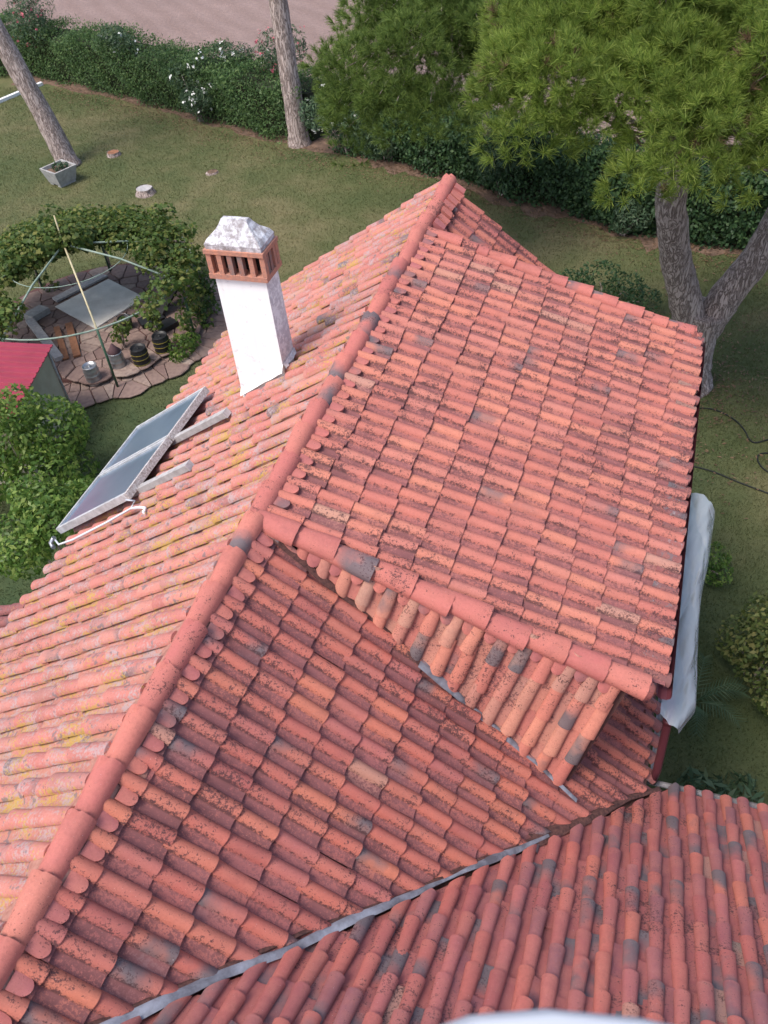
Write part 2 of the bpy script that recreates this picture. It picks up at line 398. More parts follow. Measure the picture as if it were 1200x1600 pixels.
def ridge_cap(L=.46, w0=.082, w1=.106, h0=.086, h1=.110, seg=10, notch=.022):
    g = Geo(); n = seg+1; an = [math.pi*i/seg for i in range(n)]
    rows = [(0, w0, h0, -.030, 0), (L*.45, (w0+w1)*.5, (h0+h1)*.5, -.014, 0), (L-.075, w1-.002, h1-.003, -.004, 0), (L, w1, h1, 0, notch)]
    vs = []; uvs = []
    for y, ww, hh, z, nt_ in rows:
        for i, a in enumerate(an):
            dz = nt_*(1 if i == seg//2 else (-.35 if abs(i-seg//2) == 1 else 0))
            vs.append((-ww*math.cos(a), y, z-.118+hh*math.sin(a)**.9-dz)); uvs.append((.1+.4*i/seg, y/L))
    g.add(vs, [(i*n+j, i*n+j+1, (i+1)*n+j+1, (i+1)*n+j) for i in range(3) for j in range(seg)], uvs)
    lip = [vs[3*n+i] for i in range(n)]+[(vs[3*n+i][0]*.86, L-.004, -.118+(vs[3*n+i][2]+.118)*.86-.003) for i in range(n)]
    g.add(lip, [(j, j+1, n+j+1, n+j) for j in range(seg)], [(.3, 1.)]*(2*n), False)
    return g
def plug(w=.054, L=.14, arch=.016, t=.018):
    g = Geo(); out = [(-w, 0), (-w, L-w)]+[(-w*math.cos(a), L-w+w*math.sin(a)) for a in [math.pi*i/8 for i in range(1, 8)]]+[(w, L-w), (w, 0)]
    n = len(out)
    top = [(x, y, t+arch*(1-(x/w)**2)) for x, y in out]
    c = [(0, L*.45, t+arch)]
    g.add(top+c, [(i+1, i, n) for i in range(n-1)]+[(0, n-1, n)], [(.3, .5)]*(n+1))
    sd = top+[(x*1.04, y*1.01, 0) for x, y in out]
    g.add(sd, [(i, i+1, n+i+1, n+i) for i in range(n-1)], [(.3, .5)]*(2*n), False)
    return g
G_s, G_cov, G_pan, G_rid, G_plug = s_tile(), cover_tile(), pan_tile(), ridge_cap(), plug()

# ------------------------------------------------------------------ setting: ground
ZC = 8.0                                           # height of the ridge crest above the lawn
g = Geo(); g.add([(-700, -500, -.03), (700, -500, -.03), (700, 900, -.03), (-700, 900, -.03)], [(0, 1, 2, 3)])
obj('field_ground', g.mesh('field_ground', M_field), kind='structure')
HB = [(-34, 36.6), (-28.8, 36.05), (-26.5, 36.2), (-19.74, 33.74), (-16.15, 32.2), (-13.6, 31.06), (-8.66, 29.37), (-6.21, 28.66), (-2.31, 26.65), (.39, 25.39), (2.61, 24.44), (5.67, 24.09), (16, 23.2)]
g = Geo(); vs = [(-40, -8, 0), (16, -8, 0)]+[(x, y+1.0, 0) for x, y in reversed(HB)]+[(-40, 38, 0)]
g.add(vs, [tuple(range(len(vs)))]); obj('lawn', g.mesh('lawn', M_lawn), kind='structure')
# bare soil along the hedge foot, ragged edge
g = Geo(); e0 = []; e1 = []
for (xa, ya), (xb, yb) in zip(HB[1:-1], HB[2:]):
    for q in range(8):
        t = q/8; x = xa+(xb-xa)*t; y = ya+(yb-ya)*t
        wd = .1+.35*random.random()+(.55 if x > -9 else 0)*random.random()
        e0.append((x, y-wd, .005)); e1.append((x, y+.9, .005))
n = len(e0); g.add(e0+e1, [(i, i+1, n+i+1, n+i) for i in range(n-1)]); obj('soil_bed', g.mesh('soil_bed', M_soil), kind='structure')

# ------------------------------------------------------------------ the house
house = thing('house', 'main house with long red clay tile roof and white chimney in the centre', 'house', (0, 5, 0))
wing = thing('house_wing', 'low wing roof of mixed red and grey barrel tiles in the lower right corner', 'house wing', (5.2, 1.5, 0))
porch = thing('porch', 'low porch roof with dark dirty tiles at the left edge below the main eave', 'porch', (-4.6, 2, 0))
aN, aM, aL, aW = .690, .3314, .594, math.atan(.68)
tN, tM, tL, tW = math.tan(aN), math.tan(aM), math.tan(aL), .68
zN = lambda x: -.115-tN*x
zM = lambda x: -.115-tM*x
zW = lambda y: -.70-tW*y

def prism_y(poly, y0, y1):
    g = Geo(); n = len(poly)
    vs = [(x, y0, z) for x, z in poly]+[(x, y1, z) for x, z in poly]
    g.add(vs, [tuple(range(n)), tuple(reversed(range(n, 2*n)))]+[(i, n+i, n+(i+1) % n, (i+1) % n) for i in range(n)], None, False); return g
def prism_x(poly, x0, x1):
    g = Geo(); n = len(poly)
    vs = [(x0, y, z) for y, z in poly]+[(x1, y, z) for y, z in poly]
    g.add(vs, [tuple(reversed(range(n))), tuple(range(n, 2*n))]+[(i, (i+1) % n, n+(i+1) % n, n+i) for i in range(n)], None, False); return g
obj('wall', prism_y([(-3.15, 0), (3.3, 0), (3.3, ZC+zN(3.3)-.2), (0, ZC-.35), (-3.15, ZC-.26-tL*3.15)], -2.5, 10.05).mesh('wall', M_wall), house)
obj('wall', prism_y([(.1, 0), (3.36, 0), (3.36, ZC+zM(3.36)-.2), (.1, ZC-.36)], 5.3, 8.86).mesh('wall', M_wall), house)
obj('wall', prism_y([(.1, 0), (2.5, 0), (2.5, ZC+zM(2.5)-.2), (.1, ZC-.36)], 3.75, 5.3).mesh('wall', M_wall), house)
obj('wall', prism_x([(-2.2, 0), (3.42, 0), (3.42, ZC+zW(3.42)-.2), (-1.0, ZC+zW(-1.0)-.2), (-2.2, ZC+zW(-1.0)-.9)], 3.34, 8.4).mesh('wall', M_wall), wing)

def deck(poly3, th=.07):
    g = Geo(); n = len(poly3); vs = [Vector(q) for q in poly3]
    N = (vs[1]-vs[0]).cross(vs[2]-vs[0]).normalized()
    if N.z < 0: vs.reverse(); N = -N
    lo = [q-N*th for q in vs]
    g.add(vs+lo, [tuple(range(n)), tuple(reversed(range(n, 2*n)))]+[(i, n+i, n+(i+1) % n, (i+1) % n) for i in range(n)], None, False); return g
EX, EM, EL, EY = 3.62, 3.50, -3.40, 3.72           # eave positions
def dk(poly, par): return obj('roof_slope', deck([(x, y, z+ZC) for x, y, z in poly]).mesh('roof_slope', M_deck), par)
sN = dk([(0, -2.5, zN(0)-.02), (0, 10.25, zN(0)-.02), (EX, 10.25, zN(EX)-.02), (EX, -2.5, zN(EX)-.02)], house)
sM = dk([(.02, 3.66, zM(0)-.02), (.02, 8.95, zM(0)-.02), (EM, 8.95, zM(EM)-.02), (EM, 3.66, zM(EM)-.02)], house)
sL = dk([(0, -2.5, -.105), (0, 10.35, -.105), (EL, 10.35, -.105+tL*EL), (EL, -2.5, -.105+tL*EL)], house)
sW = dk([(.3, -1.0, zW(-1.0)-.03), (8.6, -1.0, zW(-1.0)-.03), (8.6, EY, zW(EY)-.03), (.3, EY, zW(EY)-.03)], wing)
dk([(.3, -1.0, zW(-1)-.04), (8.6, -1.0, zW(-1)-.04), (8.6, -2.6, zW(-1)-1.1), (.3, -2.6, zW(-1)-1.1)], wing)
# steep tile-hung cheek under the near cap row
Cp = lambda x: Vector((x, 3.60-.03*x, zM(x)+.03)); Vp = lambda x: Vector((x, 3.60-.19*x, zN(x)))
d1 = (Cp(3)-Cp(0)).normalized(); d2 = Vp(3)-Cp(3); nC = d1.cross(d2).normalized()
if nC.y > 0: nC = -nC
DC = nC.cross(d1).normalized()
if DC.z > 0: DC = -DC
off = Vector((0, 0, ZC))
sC = obj('roof_slope', deck([Cp(.02)+off-nC*.05, Cp(3.32)+off-nC*.05, Cp(3.32)+off+DC*1.75-nC*.05, Vp(2.9)+off+DC*.25-nC*.05]).mesh('roof_slope', M_deck), house, 'steep strip of pale barrel tiles under the diagonal cap row')
# the far cheek, mirrored
CpF = lambda x: Vector((x, 8.95, zM(x))); VpF = lambda x: Vector((x, 8.97+.19*x, zN(x)))
sF = obj('roof_slope', deck([CpF(.02)+off, CpF(3.4)+off, VpF(3.4)+off]).mesh('roof_slope', M_deck), house)

tiles = []          # (geo key, material, matrix, slope object, owner)
def J(s): return random.gauss(0, s)
def jit(M, dp=.005, dr=.014):
    if random.random() < .03: dr *= 2.6; dp *= 1.8
    return M @ Matrix.Translation((J(dp), J(dp*1.5), J(dp*.5))) @ Matrix.Rotation(J(dr), 4, 'Z') @ Matrix.Rotation(J(dr*.8), 4, 'X')
PT, EXP = .2, .3366
FN = frame((0, 0, ZC-.115), (math.cos(aN), 0, -math.sin(aN)), (math.sin(aN), 0, math.cos(aN)))
FM = frame((0, 0, ZC-.115), (math.cos(aM), 0, -math.sin(aM)), (math.sin(aM), 0, math.cos(aM)))
FL = frame((0, 0, ZC-.10), (-math.cos(aL), 0, -math.sin(aL)), (-math.sin(aL), 0, math.cos(aL)))
FW = frame((0, 0, ZC-.70), (0, math.cos(aW), -math.sin(aW)), (0, math.sin(aW), math.cos(aW)))
# near slope (local x runs towards -y)
for i in range(-52, 14):
    y = -i*PT; yc = y-PT/2
    for j in range(-1, 15):
        d = .2095+(j-1)*EXP+.338-EXP
        d = .2095+j*EXP-EXP
        xm = (d+EXP*.5)*math.cos(aN)
        if xm > EX+.02 or d < -.45: continue
        far = yc > 8.9
        if not far:
            lim = 3.60-.19*xm
            if yc > lim+.12 and not (xm > 2.55 and yc < 5.2): continue
            if zW(yc) > zN(xm)+.35: continue
        elif yc > 10.28: continue
        if d < -.2: continue
        tiles.append(('s', M_tileN, jit(FN @ Matrix.Translation((-y, d, 0))), sN, house) if d > 0 else ('t', M_tileN, jit(FN @ Matrix.Translation((-y, d+.14, 0))), sN, house))
# middle slope
for i in range(-45, -17):
    y = -i*PT; yc = y-PT/2
    if yc < 3.70 or yc > 8.92: continue
    for j in range(0, 11):
        d = .345+j*EXP-EXP
        tiles.append(('s', M_tileM, jit(FM @ Matrix.Translation((-y, d, 0))), sM, house))
# left slope: barrel tiles
SLl = 3.58/math.cos(aL)
def in_chim(x, y): return -1.56 < x < -.98 and 6.40 < y < 6.70
PL = .248
for i in range(-6, 43):
    y = i*PL+.05; SLl = (3.44+.022*max(0, min(5.5, y-3.6)))/math.cos(aL); of = random.random()*EXP*.98+.08
    if y > 10.36: continue
    wob = J(.006)
    for j in range(-1, 13):
        d = max(.075, of+j*EXP-.1) if j < 1 else of+j*EXP-.1
        if d+.43 > SLl+.03: d = SLl-.42+J(.012)
        xm = -(d+.2)*math.cos(aL)
        if d > -.02 and not in_chim(xm, y):
            tiles.append(('l', M_tileL, jit(FL @ Matrix.Translation((y+wob, d, .030)), .005, .012), sL, house))
        if d+.01 >= SLl-.43: break
    of = random.random()*EXP
    for j in range(-1, 13):
        d = max(.06, of+j*EXP-.1) if j < 1 else of+j*EXP-.1
        if d+.42 > SLl: d = SLl-.44
        if d > -.02 and not in_chim(-(d+.2)*math.cos(aL), y+.124): tiles.append(('m', M_tileLp, jit(FL @ Matrix.Translation((y+.124, d, .006)), .004, .01), sL, house))
        if d+.01 >= SLl-.44: break
# cheek
FC = Matrix((DC.cross(nC), DC, nC)).transposed().to_4x4(); FC.translation = Cp(0)+off-nC*.02
sgn = 1 if (DC.cross(nC)).dot(d1) > 0 else -1
for i in range(2, 17):
    a = .1+i*.206
    P0 = Cp(0)+d1*a
    Lmax = 0
    while True:
        q = P0+DC*Lmax
        if q.z < zN(q.x)-.08 or Lmax > 1.8: break
        Lmax += .02
    if i == 16: Lmax = 1.52
    for kind, sh, zz in (('c', .0, .026), ('p', .103, .012)):
        if kind == 'p' and i == 16: continue
        dd = -.01-random.random()*.05; first = True
        while dd < Lmax-.08:
            tiles.append((('k' if kind == 'c' else 'q'), M_tileC, jit(FC @ Matrix.Translation((sgn*(a+sh), dd, zz)), .006, .02), sC, house)); dd += .33+J(.012)
# wing
SW0, SW1 = -1.0/math.cos(aW), EY/math.cos(aW)
for i in range(0, 49):
    x = .35+i*.168; of = random.random()*EXP
    for kind, sh, zz in (('w', 0, .022), ('v', .084, .008)):
        d = SW1+.03-.43+(0 if kind == 'w' else -.02)-(0 if random.random() < .5 else .0)
        first = True
        while d > SW0-.2:
            y = (d+.2)*math.cos(aW)
            if zN(x) < zW(y)+.35 and x+sh < 8.5:
                tiles.append((kind, M_tileW if kind == 'w' else M_tileWp, jit(FW @ Matrix.Translation((x+sh, d, zz)), .006, .016), sW, wing))
            d -= (EXP+J(.02)) if not first else (.12+random.random()*EXP*.8); first = False
# short under-tiles poking out along the eaves
for i in range(27):
    y = 3.68+i*.2
    if y < 8.95: tiles.append(('e', M_tileP, jit(FM @ Matrix.Translation((-y, .345+10*EXP-.16, -.02)), .008, .03), sM, house))
for i in range(9):
    tiles.append(('e', M_tileP, jit(FN @ Matrix.Translation((-(3.6+i*.2), EX/math.cos(aN)-.16, -.02)), .008, .03), sN, house))
# porch at the left edge
FP = frame((-3.44, 0, ZC-2.56), (-math.cos(.45), 0, -math.sin(.45)), (-math.sin(.45), 0, math.cos(.45)))
sP = obj('roof_slope', deck([tuple(FP @ Vector(q)) for q in ((-2.5, 0, -.01), (3.9, 0, -.01), (3.9, 2.6, -.01), (-2.5, 2.6, -.01))]).mesh('roof_slope', M_deck), porch)
obj('wall', Geo().box(-5.9, -3.4, -2.4, 3.7, 0, 4.05).mesh('wall', M_wall), porch)
for i in range(0, 31):
    y = -2.2+i*PT
    for kind, sh, zz in (('c', 0, .036), ('p', .1, .002)):
        of = random.random()*.2
        for j in range(0, 7):
            if y+sh < 3.9 and of+j*EXP < 2.35: tiles.append((kind, M_tileP, jit(FP @ Matrix.Translation((y+sh, of+j*EXP-.15, zz)), .005, .012), sP, porch))

VN = Vector((tN, -tW, 0)).normalized(); VP0 = Vector((0, (-.70+.115)/tW, 0))
CN = Vector((.19, 1, 0)).normalized(); CP0 = Vector((0, 3.60, 0))
NN = Vector((math.sin(aN), 0, math.cos(aN)))
def cuts(t):
    kd, mt, M, sl, ow = t
    if sl is sN:
        out = [(VP0, VN)]
        if (M @ Vector((.1, .17, 0))).x < 2.7 and (M @ Vector((.1, .17, 0))).y < 6: out.append((CP0-CN*.0, CN))
        return out
    if sl is sW: return [(VP0+VN*.05, -VN)]
    if sl is sC: return [(Vector((0, 0, ZC-.115))+NN*.035, -NN)]
    return []
def trimmed(t):
    '''None = whole tile kept, False = nothing left, else a mesh cut along the valley'''
    bmx = None
    for co, no in cuts(t):
        v, li, lt, uv, sm = GEOA[t[0]]
        A = np.array([list(r) for r in t[2]]); wv = np.c_[v, np.ones(len(v))] @ A.T
        dd = (wv[:, :3]-np.array(co)) @ np.array(no)
        if dd.min() > -.01: return False
        if dd.max() < 0: continue
        if bmx is None:
            bmx = bmesh.new(); bmx.from_mesh(MB(t[0], t[1]))
        Mi = t[2].inverted()
        bmesh.ops.bisect_plane(bmx, geom=bmx.verts[:]+bmx.edges[:]+bmx.faces[:], plane_co=Mi @ co, plane_no=(t[2].to_3x3().transposed() @ no), clear_outer=True)
    if bmx is None: return None
    if len(bmx.faces) == 0: bmx.free(); return False
    me = bpy.data.meshes.new('roof_tile'); bmx.to_mesh(me); bmx.free(); me.materials.append(t[1]); return me
def MB(kd, mt):
    if (kd, mt.name) not in MESH: MESH[kd, mt.name] = GEO[kd].mesh('roof_tile', mt)
    return MESH[kd, mt.name]
GEO = {'s': G_s, 's2': s_tile(.379, .2, .051, .60), 's3': s_tile(.391, .2, .059, .60), 'c': G_cov, 'p': G_pan, 'k': cover_tile(.42, .054, .066, .016, .62), 'q': pan_tile(.42, .082, .016), 'w': cover_tile(.43, .043, .058, .022, .74), 't': s_tile(.245), 'l': cover_tile(.43, .060, .078, .026, .74, close=True), 'm': pan_tile(.42, .098, .030), 'e': cover_tile(.25, .066, .074, .0, .8), 'v': pan_tile(.42, .066, .020)}
def score(M):
    d = M @ Vector((.05, .2, .04))-CAM; z = d.dot(fw)
    x = d.dot(rt2)/z*1355; y = d.dot(up2)/z*1355
    if abs(x) > 625 or abs(y) > 825: return 0
    return max(0, -(M.to_3x3() @ Vector((0, 0, 1))).dot(d.normalized()))/d.length_squared
MESH = {}; GEOA = {k_: g_.arrays() for k_, g_ in GEO.items()}
tiles = [((random.choice(('s', 's', 's2', 's3')),)+t[1:]) if t[0] == 's' else t for t in tiles]
for owner, cap in ((house, 300), (wing, 300), (porch, 60)):
    mine = [t for t in tiles if t[4] is owner]; cutl = []; whole = []
    for t in mine:
        r_ = trimmed(t)
        if r_ is None: whole.append(t)
        elif r_ is not False: cutl.append((t, r_))
    for t, me in cutl:
        o = obj('roof_tile', me, t[3], M=t[2]); o.color = (random.random(), 0, 0, 1)
    cap -= len(cutl); print('cut', len(cutl))
    tl = sorted(whole, key=lambda t: -score(t[2])*(.45 if t[0] in 'pqvm' else 1))
    solo = [t for t in tl[:cap] if score(t[2]) > 0]; rest = tl[len(solo):]
    for kd, mt, M, sl, ow in solo:
        o = obj('roof_tile', MB(kd, mt), sl, M=M); o.color = (random.random(), 0, 0, 1)
    for key in {(t[0], t[1].name, t[3].name) for t in rest}:
        sub = [t for t in rest if (t[0], t[1].name, t[3].name) == key]
        obj('roof_tiles', GEO[key[0]].mesh('roof_tiles', sub[0][1], [t[2] for t in sub], [random.random() for t in sub]), sub[0][3], kind='stuff')

# ridge caps, cap rows, plugs
me_r = G_rid.mesh('ridge_tile', M_ridge); me_p = G_plug.mesh('plug_tile', M_plug)
FR = Matrix.Translation((0, 0, ZC))
def rt_(M, scale=1.0):
    o = obj('ridge_tile', me_r, house, M=jit(M, .006, .018)); o.color = (random.random(), 0, 0, 1); return o
for kx in range(-4, 27):
    yend = .4*kx if kx < 26 else 10.33
    rt_(Matrix.Translation((0, yend-.46, ZC)))
for j in range(10):
    dd = -.02+j*.355
    P = Cp(0)+off+d1*dd
    rt_(frame(P+Vector((0, -.035, .082)), d1, Vector((0, -.36, 1))-d1*(Vector((0, -.36, 1)).dot(d1))) @ Matrix.Rotation(J(.04), 4, 'Y') @ Matrix.Diagonal((1.08, 1, .8+.06*random.random(), 1)))
dF = Vector((math.cos(aM), 0, -math.sin(aM)))
for j in range(10):
    rt_(frame(CpF(0)+off+dF*(.12+j*.345)+Vector((0, .0, .115)), dF, (math.sin(aM), 0, math.cos(aM))))
def pg(M):
    o = obj('plug_tile', me_p, house, M=jit(M, .006, .05)); o.color = (random.random(), 0, 0, 1)
for i in range(-52, 8):
    y = -i*PT
    yp = y-.155
    if yp > 9.05: continue
    if yp > 3.72 and yp < 8.85: pg(FM @ Matrix.Translation((-yp, .07, .02)))
    elif yp < 3.5: pg(FN @ Matrix.Translation((-yp, .09, .02)))
for i in range(2, 16):
    pg(FC @ Matrix.Translation((sgn*(.1+i*.206+.103), .06, .03)) @ Matrix.Scale(1.05, 4))
# short mortar stubs under the far end of the ridge
for i in range(7):
    g = Geo().box(-.06, .06, 0, .16, 0, .075)
    o = obj('mortar_stub', g.mesh('mortar_stub', M_plug), house, M=jit(FN @ Matrix.Translation((-(9.15+i*.17), .07, .02)), .008, .08)); o.color = (random.random(), 0, 0, 1)
g = Geo(); A_ = []; B_ = []; C_ = []
for q in range(170):
    y = -2.5+q*.076; wv = .03*math.sin(q*1.31)+.02*math.sin(q*.53)
    A_.append((-.06, y, ZC-.08)); B_.append((-.115-wv*.3, y, ZC-.125+.008*math.sin(q*2.1))); C_.append((-.18-wv, y, ZC-.20))
n = len(A_); g.add(A_+B_+C_, [(a*n+i, a*n+i+1, (a+1)*n+i+1, (a+1)*n+i) for a in (0, 1) for i in range(n-1)])
obj('mortar_bed', g.mesh('mortar_bed', M_mortar), house)
g = Geo(); g.add([(abs(x), y, z-.03) for x, y, z in A_]+[(abs(x)-.01, y+.02, z-.05) for x, y, z in B_]+[(abs(x)-.03, y, z-.05) for x, y, z in C_], [(a*n+i+1, a*n+i, (a+1)*n+i, (a+1)*n+i+1) for a in (0, 1) for i in range(n-1)])
obj('mortar_bed', g.mesh('mortar_bed', M_mortar), house)
# closing shells at the ends of the cap rows
def shell(P, D, N, name='cap_end'):
    g = Geo(); n = 9
    vs = [(-.110*math.cos(math.pi*i/8), 0, -.118+.108*math.sin(math.pi*i/8)) for i in range(n)]
    vs += [(-.07*math.cos(math.pi*i/8), .07, -.118+.07*math.sin(math.pi*i/8)) for i in range(n)]+[(0, .09, -.115)]
    g.add(vs, [(i, i+1, n+i+1, n+i) for i in range(n-1)]+[(n+i, n+i+1, 2*n) for i in range(n-1)])
    o = obj(name, g.mesh(name, M_ridge), house, M=frame(P, D, N)); o.color = (.37, 0, 0, 1)
shell(CpF(0)+off+dF*(.12+9*.345+.45)+Vector((0, 0, .115)), dF, (math.sin(aM), 0, math.cos(aM)))
shell(Cp(0)+off+d1*(-.02+9*.355+.45)+Vector((0, -.035, .082)), d1, (.3, -.28, 1))

# valley strips
def ribbon(name, pts, wa, wb, mat, parent, zoff=.05, rag=.02, n=60):
    """pts: polyline; a ragged strip that follows it, slightly cupped"""
    pts = [Vector(q) for q in pts]; g = Geo(); L_ = []; C_ = []; R_ = []
    seg = [(pts[i+1]-pts[i]).length for i in range(len(pts)-1)]; tot = sum(seg)
    for q in range(n+1):
        s = tot*q/n; i = 0
        while i < len(seg)-1 and s > seg[i]: s -= seg[i]; i += 1
        P = pts[i].lerp(pts[i+1], s/seg[i]); d = (pts[i+1]-pts[i]).normalized(); sd_ = Vector((d.y, -d.x, 0)).normalized()
        z = Vector((0, 0, zoff+.005*math.sin(q*.9)))
        ra = rag*(math.sin(q*.25+1)+.5*math.sin(q*.43)); rb = rag*(math.sin(q*.17)+.7*math.sin(q*.31+2))
        tp = 1.25-.7*q/n; C_.append(P+z+sd_*(wb-wa)*.4*tp+Vector((0, 0, .014))); L_.append(P+z-sd_*(wa*tp+ra)-Vector((0, 0, .012))); R_.append(P+z+sd_*(wb*tp+rb)-Vector((0, 0, .006)))
    m_ = n+1
    g.add(L_+C_+R_, [(a*m_+i, (a+1)*m_+i, (a+1)*m_+i+1, a*m_+i+1) for a in (0, 1) for i in range(n)])
    return obj(name, g.mesh(name, mat), parent)
vy = lambda x: ((-.70-zN(x))/tW)
V3 = lambda x: (x, vy(x), ZC+zN(x))
ribbon('valley_flashing', [V3(.1), V3(1.0), V3(2.0), V3(2.80)], .015, .06, M_lead, wing, .095, .010, 90)
ribbon('valley_gutter', [V3(2.70), V3(3.2), V3(3.74)], .05, .05, M_debris, wing, .075, .014, 40)
ribbon('valley_gutter', [V3(.05), V3(1.4), V3(2.8)], .06, -.01, M_debris, wing, .065, .012, 60)
VV = lambda x: Vp(x)+off+Vector((0, -.01, 0))
ribbon('valley_flashing', [VV(1.5), VV(2.2), VV(3.0)], .03, .045, M_lead, house, .075, .008, 40)
ribbon('valley_gutter', [VV(.15), VV(.9), VV(1.55)], .03, .055, M_debris, house, .065, .01, 40)

# gutters and downpipe
def gutter(name, a, b, mat, par, r=.06):
    a, b = Vector(a), Vector(b); d = (b-a).normalized(); s_ = Vector((d.y, -d.x, 0)).normalized(); g = Geo()
    pr = [(-r, 0), (-r*.9, -r*.8), (-r*.4, -r*1.2), (r*.4, -r*1.2), (r*.9, -r*.8), (r, 0), (r*1.2, .006), (r*1.2, -.012)]
    n = len(pr); vs = [P+s_*u+Vector((0, 0, z)) for P in (a, b) for u, z in pr]
    g.add(vs, [(i, i+1, n+i+1, n+i) for i in range(n-1)], None, False); return obj(name, g.mesh(name, mat), par)
gutter('gutter', (EM+.07, 9.0, ZC+zM(EM)-.06), (EM+.07, 3.55, ZC+zM(EM)-.07), M_maroon, house)
gutter('gutter', (EX+.07, 5.4, ZC+zN(EX)-.05), (EX+.07, 3.74, ZC+zN(EX)-.06), M_gutterW, house, .035)
gutter('gutter', (EX+.02, EY+.08, ZC+zW(EY)-.04), (8.7, EY+.08, ZC+zW(EY)-.05), M_gutterW, wing, .028)
gutter('gutter', (EL-.06, -2.5, ZC-.17+tL*EL), (EL-.06, 10.3, ZC-.17+tL*EL), M_maroon, house)
g = Geo(); x_ = 3.70
g.tube([(x_-.12, 4.10, ZC-2.03), (x_-.02, 3.99, ZC-2.06), (x_, 3.94, ZC-2.14), (x_, 3.92, ZC-2.4), (x_, 3.80, ZC-3.02), (x_-.02, 3.76, ZC-3.2)], .042, 10)
dp = obj('downpipe', g.mesh('downpipe', M_maroon), house)
g = Geo().tube([(x_, 3.93, ZC-2.3), (x_, 3.92, ZC-2.35)], .052, 10); obj('pipe_collar', g.mesh('pipe_collar', M_maroon), dp)

# ------------------------------------------------------------------ chimney (part of the house)
cx0, cx1, cy0, cy1 = -1.58, -.96, 6.38, 6.72
g = Geo(); ta = .012
zt = ZC+.50
vs = [(cx0, cy0, ZC-1.6), (cx1, cy0, ZC-1.6), (cx1, cy1, ZC-1.6), (cx0, cy1, ZC-1.6), (cx0+ta, cy0+ta, zt), (cx1-ta, cy0+ta, zt), (cx1-ta, cy1-ta, zt), (cx0+ta, cy1-ta, zt)]
g.add(vs, [(0, 1, 5, 4), (1, 2, 6, 5), (2, 3, 7, 6), (3, 0, 4, 7), (4, 5, 6, 7)], None, False)
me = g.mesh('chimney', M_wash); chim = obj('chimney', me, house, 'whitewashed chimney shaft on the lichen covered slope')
def ring(z0, z1, o, mat, nm):
    g = Geo(); 
    g.box(cx0-o, cx1+o, cy0-o, cy1+o, z0, z1); return obj(nm, g.mesh(nm, mat), chim)
ring(zt, zt+.055, .030, M_brick, 'brick_band'); ring(zt+.285, zt+.33, .034, M_brick, 'brick_band')
def post(x, y, sx, sy):
    g = Geo().box(x-sx, x+sx, y-sy, y+sy, zt+.055, zt+.285)
    obj('brick', g.mesh('brick', M_brickD if random.random() < .35 else M_brick), chim, M=Matrix.Translation((J(.004), J(.004), 0)))
for q in range(6):
    xx = cx0+.0+(cx1-cx0)*q/5
    for yy in (cy0, cy1): post(xx, yy+(.01 if yy == cy0 else -.01), .028, .032)
for q in range(1, 4):
    yy = cy0+(cy1-cy0)*q/4
    for xx in (cx0+.01, cx1-.01): post(xx, yy, .032, .026)
g = Geo().box(cx0+.09, cx1-.09, cy0+.09, cy1-.09, zt+.075, zt+.285); obj('flue', g.mesh('flue', M_black), chim)
# flared cap with a bevelled drip edge
g = Geo(); cxm, cym = (cx0+cx1)/2, (cy0+cy1)/2; hx, hy = (cx1-cx0)/2, (cy1-cy0)/2
lv = [(hx+.008, hy+.008, .33), (hx+.014, hy+.014, .385), (hx-.02, hy-.01, .435), (hx-.10, hy-.075, .50), (hx-.145, hy-.115, .565), (hx-.165, hy-.135, .605)]
vs = [(cxm+sx*a, cym+sy*b, zt+z) for a, b, z in lv for sx, sy in ((-1, -1), (1, -1), (1, 1), (-1, 1))]
g.add(vs, [(i*4+j, i*4+(j+1) % 4, (i+1)*4+(j+1) % 4, (i+1)*4+j) for i in range(len(lv)-1) for j in range(4)]+[tuple(range(len(vs)-4, len(vs)))], None, False)
obj('chimney_cap', g.mesh('chimney_cap', M_cap), chim)
# mortar fillet round the foot
g = Geo(); 
for (xa, ya, xb, yb, o) in ((cx0, cy0, cx1, cy0, (0, -1)), (cx1, cy0, cx1, cy1, (1, 0))):
    n = 10; A_ = []; B_ = []
    for q in range(n+1):
        x = xa+(xb-xa)*q/n; y = ya+(yb-ya)*q/n; z = ZC-.0+tL*x
        A_.append((x+o[0]*.003, y+o[1]*.003, z+.10+J(.012))); B_.append((x+o[0]*(.035+J(.008)), y+o[1]*(.06+J(.012)), z+.02+tL*o[0]*.035))
    g.add(A_+B_, [(i, i+1, n+2+i, n+1+i) for i in range(n)])
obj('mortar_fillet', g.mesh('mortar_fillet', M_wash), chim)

# ------------------------------------------------------------------ solar collectors
FS = FL @ Matrix.Translation((0, 0, .10))            # local x = +y world, y = downhill
def collector(y0, y1, lab):
    d0, d1_ = 2.30/math.cos(aL), 3.58/math.cos(aL)+.02
    t = thing('solar_panel', lab, 'solar panel', FS @ Vector(((y0+y1)/2, (d0+d1_)/2, .06)), 'solar collectors on the left slope')
    z0, z1, b = .06, .15, .045
    g = Geo().box(y0, y1, d0, d0+b, z0, z1, FS); obj('upper_frame', g.mesh('upper_frame', M_aluL), t)
    g = Geo().box(y0, y1, d1_-b, d1_, z0, z1, FS); obj('lower_frame', g.mesh('lower_frame', M_alu), t)
    for ya in (y0, y1-b):
        g = Geo().box(ya, ya+b, d0+b, d1_-b, z0, z1-.001, FS); obj('side_frame', g.mesh('side_frame', M_alu), t)
    g = Geo().box(y0+b, y1-b, d0+b, d1_-b, z0+.01, z1-.022, FS); obj('glass', g.mesh('glass', M_glass), t)
    g = Geo()
    for q in range(14):
        ya = y0+b+(y1-y0-2*b)*(q+.5)/14; g.box(ya-.003, ya+.003, d0+b, d1_-b, z0+.005, z0+.0095, FS)
    return t
